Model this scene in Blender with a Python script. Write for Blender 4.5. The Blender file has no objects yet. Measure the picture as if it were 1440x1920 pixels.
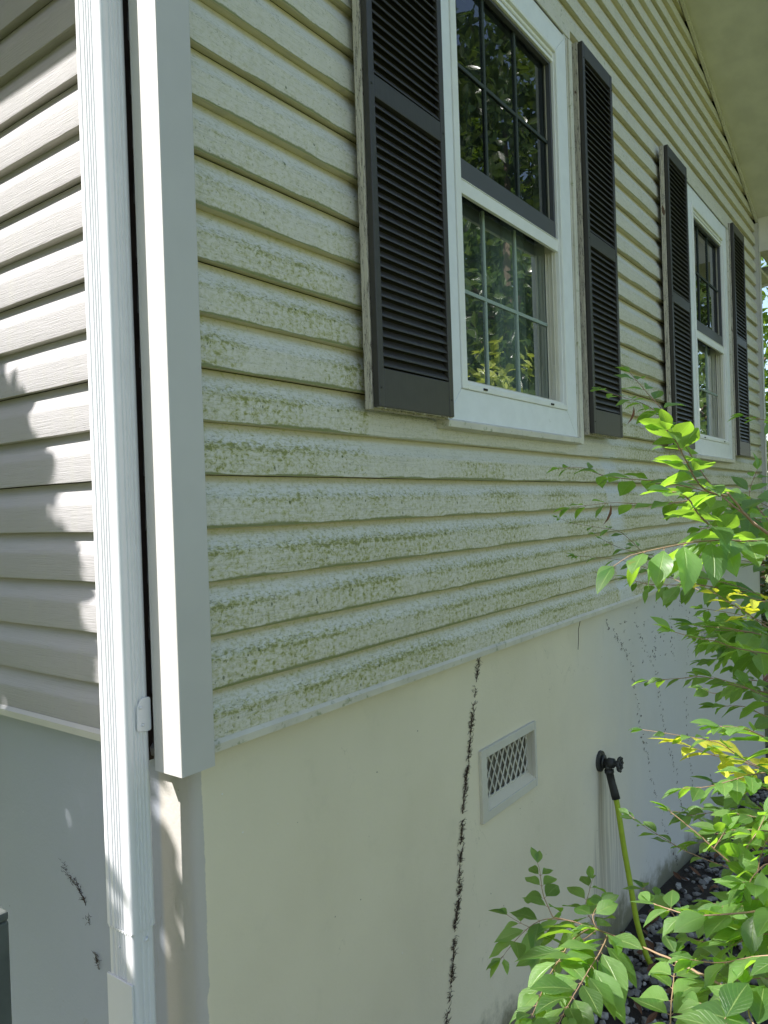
import bpy, bmesh, math, random
from mathutils import Vector, Matrix
R = math.radians
S = bpy.context.scene
COL = S.collection
rnd = random.Random(7)

# ------------------------------------------------------------------ camera
cd = bpy.data.cameras.new('camera'); cam = bpy.data.objects.new('camera', cd); COL.objects.link(cam)
cd.sensor_fit = 'HORIZONTAL'; cd.sensor_width = 36; cd.lens = 35.46; cd.clip_start = .02; cd.clip_end = 400
_r = Vector((.5951, -.80296, -.03338)); _u = Vector((.02388, -.02385, .99943)); _f = Vector((.8033, .59555, -.00498))
M = Matrix((( _r.x, _u.x, -_f.x, -.87096), (_r.y, _u.y, -_f.y, -1.11187), (_r.z, _u.z, -_f.z, .434), (0, 0, 0, 1)))
cam.matrix_world = M
S.camera = cam

# ------------------------------------------------------------------ light
SUN = Vector((-1.0, .76, 1.33)).normalized()          # towards the sun
W = bpy.data.worlds.new('World'); S.world = W; W.use_nodes = True
wn = W.node_tree.nodes; wl = W.node_tree.links
sky = wn.new('ShaderNodeTexSky'); sky.sky_type = 'NISHITA'; sky.sun_disc = False
sky.sun_elevation = math.asin(SUN.z); sky.sun_rotation = math.atan2(SUN.x, SUN.y)
tint = wn.new('ShaderNodeMix'); tint.data_type = 'RGBA'; tint.blend_type = 'MULTIPLY'; tint.inputs[0].default_value = 1
wl.new(sky.outputs[0], tint.inputs[6]); tint.inputs[7].default_value = (1.08, 1.0, .92, 1)      # a hazy summer sky
wl.new(tint.outputs[2], wn['Background'].inputs[0]); wn['Background'].inputs[1].default_value = .118; sky.dust_density = 1.; sky.ozone_density = .6; sky.air_density = .8
sd = bpy.data.lights.new('sun', 'SUN'); so = bpy.data.objects.new('sun', sd); COL.objects.link(so)
sd.energy = 3.9; sd.angle = R(.53); sd.color = (1, .965, .93)
so.rotation_euler = SUN.to_track_quat('Z', 'Y').to_euler()
S.view_settings.view_transform = 'Standard'; S.view_settings.look = 'None'
S.view_settings.exposure = 1.45; S.view_settings.gamma = 1

# ------------------------------------------------------------------ node helper
class NT:
    def __init__(s, name):
        s.m = bpy.data.materials.new(name); s.m.use_nodes = True
        s.t = s.m.node_tree; s.n = s.t.nodes; s.l = s.t.links
        s.b = s.n['Principled BSDF']; s.out = s.n['Material Output']
    def put(s, sock, v):
        if isinstance(v, bpy.types.NodeSocket): s.l.new(v, sock)
        elif isinstance(v, (tuple, list)) and sock.type == 'RGBA': sock.default_value = (*v[:3], 1)
        else: sock.default_value = v
    def m_(s, op, a, b=None, c=None, clamp=False):
        q = s.n.new('ShaderNodeMath'); q.operation = op; q.use_clamp = clamp
        for i, v in enumerate((a, b, c)):
            if v is not None: s.put(q.inputs[i], v)
        return q.outputs[0]
    def ss(s, v, a, b, lo=0., hi=1.):                       # smoothstep a..b -> lo..hi
        q = s.n.new('ShaderNodeMapRange'); q.interpolation_type = 'SMOOTHSTEP'
        s.put(q.inputs[0], v); s.put(q.inputs[1], a); s.put(q.inputs[2], b); s.put(q.inputs[3], lo); s.put(q.inputs[4], hi)
        return q.outputs[0]
    def pos(s, kind='Object'):
        return s.n.new('ShaderNodeTexCoord').outputs[kind]
    def xyz(s, v):
        q = s.n.new('ShaderNodeSeparateXYZ'); s.put(q.inputs[0], v); return q.outputs
    def comb(s, x, y, z):
        q = s.n.new('ShaderNodeCombineXYZ'); s.put(q.inputs[0], x); s.put(q.inputs[1], y); s.put(q.inputs[2], z); return q.outputs[0]
    def scale(s, v, sc):
        q = s.n.new('ShaderNodeVectorMath'); q.operation = 'MULTIPLY'; s.put(q.inputs[0], v); q.inputs[1].default_value = sc; return q.outputs[0]
    def noise(s, v, sc, det=4., rough=.55, dist=0.):
        q = s.n.new('ShaderNodeTexNoise'); s.put(q.inputs['Vector'], v); q.inputs['Scale'].default_value = sc
        q.inputs['Detail'].default_value = det; q.inputs['Roughness'].default_value = rough; q.inputs['Distortion'].default_value = dist
        return q.outputs[0]
    def vor(s, v, sc, out=0):
        q = s.n.new('ShaderNodeTexVoronoi'); s.put(q.inputs['Vector'], v); q.inputs['Scale'].default_value = sc; return q.outputs[out]
    def mix(s, f, a, b):
        q = s.n.new('ShaderNodeMix'); q.data_type = 'RGBA'; s.put(q.inputs[0], f); s.put(q.inputs[6], a); s.put(q.inputs[7], b); return q.outputs[2]
    def bump(s, h, st=.3, d=.001, nrm=None):
        q = s.n.new('ShaderNodeBump'); q.inputs['Strength'].default_value = st; q.inputs['Distance'].default_value = d
        s.put(q.inputs['Height'], h)
        if nrm: s.put(q.inputs['Normal'], nrm)
        return q.outputs[0]
    def rand(s):
        return s.n.new('ShaderNodeNewGeometry').outputs['Random Per Island']
    def ramp(s, f, stops):
        q = s.n.new('ShaderNodeValToRGB'); s.put(q.inputs[0], f); e = q.color_ramp.elements
        while len(e) < len(stops): e.new(.5)
        for i, (p_, c) in enumerate(stops): e[i].position = p_; e[i].color = (*c, 1)
        return q.outputs[0]
    def done(s, col=None, rough=None, nrm=None, spec=None, **k):
        if col is not None: s.put(s.b.inputs['Base Color'], col)
        if rough is not None: s.put(s.b.inputs['Roughness'], rough)
        if nrm is not None: s.put(s.b.inputs['Normal'], nrm)
        if spec is not None: s.put(s.b.inputs['Specular IOR Level'], spec)
        for a, v in k.items(): s.put(s.b.inputs[a], v)
        return s.m

H = .1016                                                # siding course height
def siding_mat(name, axis, algae):
    t = NT(name); P = t.pos(); X, Y, Z = t.xyz(P); L = X if axis == 'x' else Y
    ph = t.m_('FRACT', t.m_('DIVIDE', Z, H))
    course = t.m_('FLOOR', t.m_('DIVIDE', Z, H))
    # base: chalky cream vinyl, each panel a hair different, paler on the upper slope
    tone = t.noise(t.comb(t.m_('MULTIPLY', L, .8), 0., t.m_('MULTIPLY', course, 3.7)), 1.3, 3)
    base = t.mix(tone, (.64, .615, .525), (.705, .68, .60)) if algae else t.mix(tone, (.345, .333, .336), (.385, .372, .375))  # side copy of the vinyl darkened to hold down its sunlit brightness
    upper_pale = t.m_('MULTIPLY', t.ss(ph, .52, .60), t.ss(ph, .80, .9, 1., 0.))
    base = t.mix(t.m_('MULTIPLY', upper_pale, .55), base, (.70, .71, .67) if algae > .5 else (.42, .41, .415))
    clean_band = t.ss(ph, .84, .92)
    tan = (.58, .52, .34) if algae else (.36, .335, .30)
    base = t.mix(t.m_('MULTIPLY', clean_band, .85), base, tan)       # the sheltered strip keeps its old tan
    # faint vertical washes
    vw = t.noise(t.comb(t.m_('MULTIPLY', L, 26.), 0., t.m_('MULTIPLY', Z, 2.5)), 1., 5, .6)
    base = t.mix(t.ss(vw, .5, .75, 0., .22), base, (.42, .42, .33))
    if algae:
        wrp = t.noise(t.comb(t.m_('MULTIPLY', L, 9.), 0., t.m_('MULTIPLY', Z, 9.)), 1., 3)
        phw = t.m_('ADD', ph, t.m_('MULTIPLY', t.m_('SUBTRACT', wrp, .5), .22))
        band1 = t.m_('MULTIPLY', t.ss(phw, .42, .54), t.ss(phw, .56, .76, 1., 0.))
        band0 = t.ss(ph, .015, .13, 1., 0.)
        low = t.m_('MULTIPLY', t.ss(ph, 0., .1), t.ss(ph, .50, .58, 1., 0.))
        slope = t.m_('MULTIPLY', t.ss(ph, .55, .65), t.ss(ph, .84, .92, 1., 0.))
        # how bad the growth is over the wall
        reg = t.ss(Z, .55, 1.55, 1., .18)
        patch = t.noise(t.comb(t.m_('MULTIPLY', L, 2.2), 0., t.m_('MULTIPLY', course, 1.9)), 1., 3)
        reg = t.m_('MULTIPLY', reg, t.ss(patch, .3, .62, .35, 1.15))
        shel = t.m_('MULTIPLY', t.m_('MULTIPLY', t.ss(L, .57, .585), t.ss(L, 2.2, 2.22, 1., 0.)), t.ss(Z, .555, .565))
        shel = t.m_('MULTIPLY', shel, t.ss(Z, .75, .8, 1., 0.))
        reg = t.m_('MULTIPLY', reg, t.m_('SUBTRACT', 1., t.m_('MULTIPLY', shel, .75)))
        wash = t.m_('MULTIPLY', t.ss(t.m_('ADD', L, t.m_('MULTIPLY', Z, .25)), 2.27, 2.3), t.ss(t.m_('ADD', L, t.m_('MULTIPLY', Z, .25)), 2.40, 2.50, 1., 0.))
        wash = t.m_('MULTIPLY', wash, t.ss(Z, .62, .66, 1., 0.))
        reg = t.m_('MULTIPLY', reg, t.m_('SUBTRACT', 1., t.m_('MULTIPLY', wash, .7)))
        base = t.mix(t.m_('MULTIPLY', wash, .5), base, (.62, .66, .70))
        n1 = t.noise(t.comb(t.m_('MULTIPLY', L, 75.), 0., t.m_('MULTIPLY', Z, 110.)), 1., 5, .65, .5)
        clus = t.ss(t.noise(t.comb(t.m_('MULTIPLY', L, 11.), 0., t.m_('MULTIPLY', Z, 11.)), 1., 3), .42, .62)
        drip = t.noise(t.comb(t.m_('MULTIPLY', L, 70.), 0., t.m_('MULTIPLY', Z, 14.)), 1., 4, .6)
        # thin yellow-green film: strongest on the crease and low on the wall
        w_ = t.m_('MULTIPLY', t.m_('ADD', t.m_('MULTIPLY', band1, .13), t.m_('MULTIPLY', low, .075)), reg)
        v_ = t.m_('ADD', t.m_('ADD', n1, w_), t.m_('MULTIPLY', t.m_('SUBTRACT', drip, .5), t.m_('MULTIPLY', low, .3)))
        base = t.mix(t.m_('MULTIPLY', t.ss(v_, .45, .72, 0., .80), t.m_('MINIMUM', t.m_('ADD', reg, .1), 1.)), base, (.39, .385, .11))
        base = t.mix(t.m_('MULTIPLY', t.ss(v_, .645, .74, 0., .8), t.m_('MINIMUM', t.m_('ADD', reg, .1), 1.)), base, (.21, .225, .045))
        # horizontal dark flecks lying in the grain
        fl = t.noise(t.comb(t.m_('MULTIPLY', L, 85.), 0., t.m_('MULTIPLY', Z, 330.)), 1., 3, .7, .3)
        fw = t.m_('ADD', t.m_('MULTIPLY', band1, .075), t.m_('MULTIPLY', slope, .035))
        fw = t.m_('ADD', fw, t.m_('MULTIPLY', low, .012))
        flv = t.m_('ADD', fl, t.m_('MULTIPLY', fw, t.m_('ADD', .45, t.m_('MULTIPLY', reg, .75))))
        base = t.mix(t.ss(flv, .635, .685, 0., .70), base, (.17, .18, .09))
        # short upright specks on the flat, in clusters
        fv = t.noise(t.comb(t.m_('MULTIPLY', L, 230.), 0., t.m_('MULTIPLY', Z, 105.)), 1., 3, .65)
        fvv = t.m_('ADD', fv, t.m_('MULTIPLY', t.m_('MULTIPLY', clus, low), t.m_('MULTIPLY', reg, .065)))
        base = t.mix(t.m_('MULTIPLY', t.ss(fvv, .645, .685, 0., .75), t.m_('ADD', low, band1)), base, (.12, .145, .05))
        big = t.vor(t.comb(L, 0., t.m_('MULTIPLY', Z, .8)), 48.)
        sel = t.noise(P, 23., 2)
        dot = t.m_('MULTIPLY', t.ss(big, .10, .19, 1., 0.), t.ss(t.m_('ADD', sel, t.m_('MULTIPLY', reg, .06)), .58, .62))
        base = t.mix(t.m_('MULTIPLY', t.m_('MULTIPLY', dot, t.m_('ADD', low, band1)), .8), base, (.10, .125, .035))
        # moss creeping up from the lip of each board
        mz = t.noise(t.comb(t.m_('MULTIPLY', L, 55.), 0., t.m_('MULTIPLY', course, 5.3)), 1., 5, .7)
        mp = t.noise(t.comb(t.m_('MULTIPLY', L, 4.), 0., t.m_('MULTIPLY', course, 2.7)), 1., 2)
        hgt = t.m_('MULTIPLY', t.m_('ADD', t.m_('MULTIPLY', mz, .10), .01), t.m_('MULTIPLY', t.ss(mp, .32, .62, .25, 1.3), t.ss(Z, .9, 2.3, 1., .35)))
        moss = t.ss(t.m_('DIVIDE', ph, hgt), .6, 1.25, .9, 0.)
        moss = t.m_('MULTIPLY', moss, t.m_('SUBTRACT', 1., t.m_('MULTIPLY', shel, .5)))
        base = t.mix(moss, base, t.mix(mz, (.12, .14, .03), (.24, .255, .07)))
    else:
        fl = t.noise(t.comb(t.m_('MULTIPLY', L, 90.), 0., t.m_('MULTIPLY', Z, 160.)), 1., 4, .65)
        lowz = t.ss(Z, .05, .35, .055, 0.)
        base = t.mix(t.ss(t.m_('ADD', fl, lowz), .69, .75, 0., .5), base, (.25, .27, .2))
    nz = t.xyz(t.n.new('ShaderNodeNewGeometry').outputs['Normal'])[2]
    base = t.mix(t.ss(nz, -.75, -.45, .85, 0.), base, tan)
    # embossed wood grain on the flat of every course
    gr = t.noise(t.comb(t.m_('MULTIPLY', L, 9.), 0., t.m_('MULTIPLY', Z, 330.)), 1., 3, .55, 1.3)
    gr2 = t.noise(t.comb(t.m_('MULTIPLY', L, 30.), 0., t.m_('MULTIPLY', Z, 700.)), 1., 2)
    g = t.m_('ADD', gr, t.m_('MULTIPLY', gr2, .4))
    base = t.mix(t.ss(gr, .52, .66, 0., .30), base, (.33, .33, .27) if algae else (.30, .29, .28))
    g = t.m_('MULTIPLY', g, t.ss(ph, .57, .68, 1., .30))
    wave = t.noise(t.comb(t.m_('MULTIPLY', L, 5.), 0., t.m_('MULTIPLY', Z, 6.)), 1., 2)
    nr = t.bump(wave, .5, .004)
    nr = t.bump(g, .85, .0016, nr)
    return t.done(base, .48, nr, .35)

def plain(name, col, rough=.5, bump=0., scale=60., var=.0, spec=.5, dirt=None, metal=0.):
    t = NT(name); P = t.pos()
    n = t.noise(P, scale, 4); c = col
    if var: c = t.mix(t.ss(t.noise(P, scale * .15, 4), .3, .7), tuple(x * (1 - var) for x in col), col)
    if dirt:
        dcol, thr, sc = dirt
        c = t.mix(t.ss(t.noise(P, sc, 5, .65), thr, thr + .12, 0., .8), c, dcol)
    nr = t.bump(n, bump, .001) if bump else None
    return t.done(c, rough, nr, spec, Metallic=metal)

MAT = {}
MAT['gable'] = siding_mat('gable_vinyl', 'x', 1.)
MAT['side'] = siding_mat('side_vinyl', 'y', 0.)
MAT['post'] = plain('corner_vinyl', (.54, .525, .50), .45, .08, 40, .06, dirt=((.25, .24, .2), .72, 70))
MAT['trim'] = plain('tan_vinyl', (.68, .65, .56), .5, .1, 60, .15, dirt=((.30, .32, .18), .57, 45))
MAT['alum'] = plain('white_painted_aluminium', (.70, .71, .73), .4, 0, 120, .04, dirt=((.45, .45, .42), .74, 60))
MAT['casing'] = plain('white_coil_trim', (.82, .84, .85), .45, .15, 150, .05, dirt=((.36, .38, .33), .66, 30))
MAT['sash'] = plain('white_window_vinyl', (.83, .83, .79), .4, .05, 80, .05, dirt=((.3, .31, .24), .72, 40))
MAT['sashbeige'] = plain('yellowed_window_vinyl', (.66, .63, .52), .45, .05, 80, .08)
MAT['screenframe'] = plain('grey_screen_frame', (.07, .072, .078), .45, .1, 100)
MAT['soffit'] = plain('soffit_vinyl', (.72, .69, .62), .6, .25, 40, .14, dirt=((.14, .16, .07), .70, 9))
MAT['darkgap'] = plain('dark_recess', (.02, .018, .015), .9)
MAT['rubber'] = plain('black_rubber', (.022, .023, .022), .6, .3, 300)
MAT['brass'] = plain('blackened_brass', (.03, .032, .03), .55, .5, 200)
MAT['hose'] = plain('lime_hose', (.34, .46, .03), .42, .1, 200, .12, dirt=((.16, .17, .04), .66, 30))
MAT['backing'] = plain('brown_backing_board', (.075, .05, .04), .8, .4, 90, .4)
MAT['roof'] = plain('shingles', (.06, .058, .055), .9, .8, 60, .3)
MAT['oldwood'] = plain('grey_weathered_wood', (.10, .115, .105), .85, .8, 60, .35)
MAT['bark'] = plain('tree_bark', (.16, .12, .085), .9, 1., 30, .4)
MAT['vineroot'] = plain('dead_vine_rootlets', (.040, .020, .012), .9)
MAT['room'] = plain('dim_room', (.055, .075, .068), .9)
MAT['curtain'] = plain('grey_curtain', (.22, .22, .21), .9)

def shutter_mat():
    t = NT('charcoal_shutter_paint'); P = t.pos(); X, Y, Z = t.xyz(P)
    n = t.noise(P, 35., 5)
    c = t.mix(n, (.035, .032, .028), (.054, .050, .044))
    chip = t.noise(t.scale(P, (1, 1, .5)), 60., 5, .7)
    c = t.mix(t.ss(chip, .735, .75), c, (.42, .38, .33))
    g = t.noise(t.scale(P, (1, 1, .12)), 160., 3)
    return t.done(c, .42, t.bump(g, .35, .0008), .45)
MAT['shutter'] = shutter_mat()

def peel_mat():
    t = NT('peeling_tan_board'); P = t.pos()
    c = t.mix(t.noise(P, 20., 3), (.50, .45, .36), (.60, .56, .46))
    crack = t.noise(t.scale(P, (3, 3, .22)), 38., 5, .7)
    k = t.ss(t.m_('ABSOLUTE', t.m_('SUBTRACT', crack, .5)), .006, .02, 1., 0.)
    c = t.mix(t.m_('MULTIPLY', k, .85), c, (.035, .022, .016))
    bare = t.ss(t.noise(t.scale(P, (1, 1, .4)), 26., 4), .66, .69)
    c = t.mix(bare, c, (.14, .085, .05))
    h = t.m_('SUBTRACT', 1., t.m_('ADD', t.m_('MULTIPLY', k, .8), bare))
    return t.done(c, .75, t.bump(h, .6, .002))
MAT['peel'] = peel_mat()

def found_mat():
    t = NT('painted_foundation_stucco'); P = t.pos(); X, Y, Z = t.xyz(P)
    c = t.mix(t.ss(t.noise(P, 1.6, 4), .3, .7), (.70, .64, .485), (.76, .70, .54))
    c = t.mix(t.ss(t.noise(P, 9., 5, .65), .55, .8, 0., .35), c, (.60, .56, .42))
    # bluish skylight on the far part of the wall, put into the colour
    c = t.mix(t.ss(t.m_('ADD', X, t.m_('MULTIPLY', t.noise(P, 2.5, 3), .8)), 2.0, 3.4), c, (.58, .585, .58))
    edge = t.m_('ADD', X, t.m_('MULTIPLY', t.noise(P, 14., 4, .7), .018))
    c = t.mix(t.ss(edge, .0695, .0715, 1., 0.), c, t.mix(t.ss(Y, .13, .145), (.50, .475, .44), t.mix(t.noise(P, 5., 4), (.35, .375, .435), (.39, .415, .475))))  # grey side paint, with blue shade beyond the downspout put into its colour
    # rust and mineral run-off below the tap
    fan = t.m_('DIVIDE', t.m_('ABSOLUTE', t.m_('SUBTRACT', X, 2.13)), t.m_('ADD', .05, t.m_('MULTIPLY', t.m_('SUBTRACT', -.6, Z), .30)))
    under = t.m_('MULTIPLY', t.ss(Z, -.66, -.60, 1., 0.), t.ss(fan, .7, 1.05, 1., 0.))
    under = t.m_('MULTIPLY', under, t.ss(Y, .1, .12, 1., 0.))
    st = t.noise(t.comb(t.m_('MULTIPLY', X, 60.), 0., t.m_('MULTIPLY', Z, 1.6)), 1., 4, .6)
    c = t.mix(t.m_('MULTIPLY', under, t.ss(st, .40, .56, .10, .5)), c, (.30, .28, .23))
    rust = t.m_('MULTIPLY', t.ss(t.m_('ABSOLUTE', t.m_('SUBTRACT', X, 2.07)), .008, .04, 1., 0.), t.m_('MULTIPLY', t.ss(Z, -.62, -.66), t.ss(Z, -1.3, -.7, .2, .8)))
    c = t.mix(t.m_('MULTIPLY', rust, .6), c, (.24, .19, .12))
    streak2 = t.noise(t.comb(t.m_('MULTIPLY', X, 95.), 0., t.m_('MULTIPLY', Z, 2.5)), 1., 3, .6)
    c = t.mix(t.m_('MULTIPLY', under, t.ss(streak2, .60, .66, 0., .45)), c, (.62, .61, .57))
    blot = t.noise(t.comb(t.m_('MULTIPLY', X, 2.2), t.m_('MULTIPLY', Y, 2.2), t.m_('MULTIPLY', Z, .9)), 1., 5, .6)
    c = t.mix(t.ss(blot, .52, .75, 0., .12), c, (.42, .40, .31))
    scr = t.noise(t.comb(t.m_('MULTIPLY', X, 7.), t.m_('MULTIPLY', Y, 7.), t.m_('MULTIPLY', Z, 3.)), 1., 3, .5, 2.)
    c = t.mix(t.m_('MULTIPLY', t.ss(t.m_('ABSOLUTE', t.m_('SUBTRACT', scr, .5)), .0012, .004, .35, 0.), t.ss(t.noise(P, 3.3, 2), .60, .66)), c, (.28, .26, .2))
    # splash-back and moss along the bottom
    nz = t.m_('MULTIPLY', t.m_('SUBTRACT', t.noise(P, 7., 5, .7), .5), .35)
    gz = t.m_('ADD', t.m_('ADD', Z, t.m_('MULTIPLY', t.m_('SUBTRACT', X, 2.3), .105)), nz)
    c = t.mix(t.ss(gz, -1.36, -1.22, .85, 0.), c, (.12, .12, .06))
    # specks of grit and old insect marks
    d = t.vor(P, 26.); sel = t.noise(P, 11., 1)
    c = t.mix(t.m_('MULTIPLY', t.ss(d, .035, .06, 1., 0.), t.ss(sel, .60, .62)), c, (.09, .08, .06))
    d2 = t.vor(P, 17.)
    c = t.mix(t.m_('MULTIPLY', t.ss(d2, .02, .04, 1., 0.), t.ss(sel, .45, .43)), c, (.78, .77, .74))
    h = t.m_('ADD', t.noise(P, 130., 5, .6), t.m_('MULTIPLY', t.noise(P, 8., 3), 3.))
    h = t.m_('ADD', h, t.m_('MULTIPLY', t.ss(d2, .03, .08, 1., 0.), .6))
    return t.done(c, .62, t.bump(h, .32, .0022), .35)
MAT['found'] = found_mat()

def glass_mat(name, tint, refl, extra=0., haze=.12):
    t = NT(name)
    tr = t.n.new('ShaderNodeBsdfTransparent'); tr.inputs[0].default_value = (*tint, 1)
    gl = t.n.new('ShaderNodeBsdfGlossy'); gl.inputs['Roughness'].default_value = .0; gl.inputs[0].default_value = (refl, refl, refl, 1)
    fr = t.n.new('ShaderNodeFresnel'); fr.inputs[0].default_value = 1.5
    f = t.m_('MINIMUM', t.m_('ADD', t.m_('MULTIPLY', fr.outputs[0], 1.8), extra), 1.)
    nr = t.bump(t.noise(t.pos(), 3., 2), .12, .004); t.l.new(nr, gl.inputs['Normal'])
    df = t.n.new('ShaderNodeBsdfDiffuse'); df.inputs[0].default_value = (.34, .46, .42, 1)
    dust = t.noise(t.scale(t.pos(), (9, 9, 1.2)), 1.5, 4, .6)
    m0 = t.n.new('ShaderNodeMixShader'); t.l.new(t.ss(dust, .35, .75, haze * .4, haze * 1.6), m0.inputs[0]); t.l.new(tr.outputs[0], m0.inputs[1]); t.l.new(df.outputs[0], m0.inputs[2])
    mx = t.n.new('ShaderNodeMixShader'); t.l.new(f, mx.inputs[0]); t.l.new(m0.outputs[0], mx.inputs[1]); t.l.new(gl.outputs[0], mx.inputs[2])
    t.l.new(mx.outputs[0], t.out.inputs[0]); return t.m
MAT['glass'] = glass_mat('window_glass', (.62, .78, .72), 1., .09, .20)
MAT['dimglass'] = glass_mat('screened_glass', (.25, .30, .30), .60, 0., .03)

def leaf_mat(name, lo, hi, back, trans=.4, rough=.35, spec=.5, blem=.0):
    t = NT(name); uv = t.xyz(t.pos('UV')); U_, V_ = uv[0], uv[1]
    rn = t.rand(); c = t.mix(rn, lo, hi)
    a = t.m_('ABSOLUTE', t.m_('SUBTRACT', U_, .5))
    rib = t.ss(a, .012, .04, 1., 0.)
    sv = t.m_('FRACT', t.m_('ADD', t.m_('MULTIPLY', V_, 8.), t.m_('MULTIPLY', a, -5.)))
    side = t.ss(t.m_('ABSOLUTE', t.m_('SUBTRACT', sv, .5)), .03, .12, 1., 0.)
    c = t.mix(t.m_('MULTIPLY', rib, .55), c, (hi[0] * 1.8 + .03, hi[1] * 1.45 + .02, hi[2] * 1.6))
    c = t.mix(t.m_('MULTIPLY', side, .16), c, (hi[0] * 1.6, hi[1] * 1.35, hi[2] * 1.4))
    P = t.pos()
    c = t.mix(t.ss(t.noise(P, 45., 4, .65), .45, .75, 0., .35), c, tuple(x * .62 for x in lo))
    if blem: c = t.mix(t.m_('MULTIPLY', t.ss(t.noise(P, 75., 3), .74, .77), blem), c, (.22, .13, .03))
    h = t.m_('ADD', t.m_('MULTIPLY', rib, -1.), t.m_('MULTIPLY', side, -.35))
    nr = t.bump(h, .5, .0012)
    t.done(c, rough, nr, spec)
    tl = t.n.new('ShaderNodeBsdfTranslucent')
    t.put(tl.inputs[0], t.mix(rn, back, tuple(min(1, x * 1.25) for x in back)))
    mx = t.n.new('ShaderNodeMixShader'); mx.inputs[0].default_value = trans
    t.l.new(t.b.outputs[0], mx.inputs[1]); t.l.new(tl.outputs[0], mx.inputs[2]); t.l.new(mx.outputs[0], t.out.inputs[0])
    return t.m
MAT['leaf'] = leaf_mat('shrub_leaf', (.022, .066, .018), (.155, .275, .085), (.42, .74, .05), .46, .42, 1., .5)  # random dark-to-bright leaf colours stand in for shaded and sunlit leaves
MAT['young'] = leaf_mat('young_shrub_leaf', (.42, .48, .05), (.62, .64, .09), (.85, .85, .05), .45, .38, .4, .3)
MAT['magnolia_lit'] = leaf_mat('young_magnolia_leaf', (.18, .25, .05), (.42, .48, .12), (.6, .7, .08), .4, .2, .9)  # brighter copy of the magnolia leaf, its sunlight put into the colour
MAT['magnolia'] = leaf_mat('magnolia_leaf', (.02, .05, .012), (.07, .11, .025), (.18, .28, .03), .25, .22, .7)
MAT['tree'] = leaf_mat('tree_leaf', (.045, .10, .02), (.10, .17, .03), (.30, .45, .03), .4, .5, .3)
def stem_mat():
    t = NT('tan_twig'); P = t.pos()
    c = t.mix(t.noise(P, 30., 4), (.20, .13, .08), (.36, .25, .16))
    c = t.mix(t.ss(t.noise(P, 140., 3), .6, .7, 0., .5), c, (.14, .09, .05))
    return t.done(c, .65, t.bump(t.noise(P, 260., 3), .5, .0008), .3)
MAT['stem'] = stem_mat()
MAT['dead'] = plain('dead_leaf', (.13, .055, .022), .7, .3, 80, .4)

def soil_mat():
    t = NT('dark_mulch_soil'); P = t.pos()
    c = t.mix(t.noise(P, 14., 6, .7), (.010, .008, .006), (.05, .038, .028))
    return t.done(c, .95, t.bump(t.noise(P, 45., 6, .75), 1., .012))
MAT['soil'] = soil_mat()
def lawn_mat():
    t = NT('lawn'); P = t.pos()
    c = t.mix(t.noise(P, 3., 5), (.13, .18, .05), (.24, .26, .10))
    c = t.mix(t.ss(t.noise(P, 60., 4, .7), .4, .7), c, (.10, .16, .03))
    return t.done(c, .9, t.bump(t.noise(P, 90., 4, .7), 1., .03))
MAT['lawn'] = lawn_mat()
def stone_mat():
    t = NT('grey_gravel'); P = t.pos(); rn = t.rand()
    c = t.ramp(rn, [(0, (.05, .046, .04)), (.35, (.15, .14, .125)), (.7, (.26, .25, .225)), (1, (.44, .42, .38))])
    c = t.mix(t.ss(t.noise(P, 60., 4), .4, .7, 0., .5), c, (.13, .12, .11))
    return t.done(c, .85, t.bump(t.noise(P, 160., 4), .6, .002))
MAT['stone'] = stone_mat()
def brick_mat():
    t = NT('red_brick'); P = t.pos()
    q = t.n.new('ShaderNodeTexBrick'); t.put(q.inputs['Vector'], t.comb(t.xyz(P)[1], t.xyz(P)[2], 0.)); q.inputs['Scale'].default_value = 4.5
    q.inputs['Color1'].default_value = (.30, .10, .07, 1); q.inputs['Color2'].default_value = (.22, .08, .06, 1); q.inputs['Mortar'].default_value = (.4, .36, .32, 1)
    q.inputs['Brick Width'].default_value = 1.; q.inputs['Row Height'].default_value = .33
    return t.done(q.outputs[0], .85, t.bump(q.outputs[1], -.5, .01))
MAT['brick'] = brick_mat()

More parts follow.
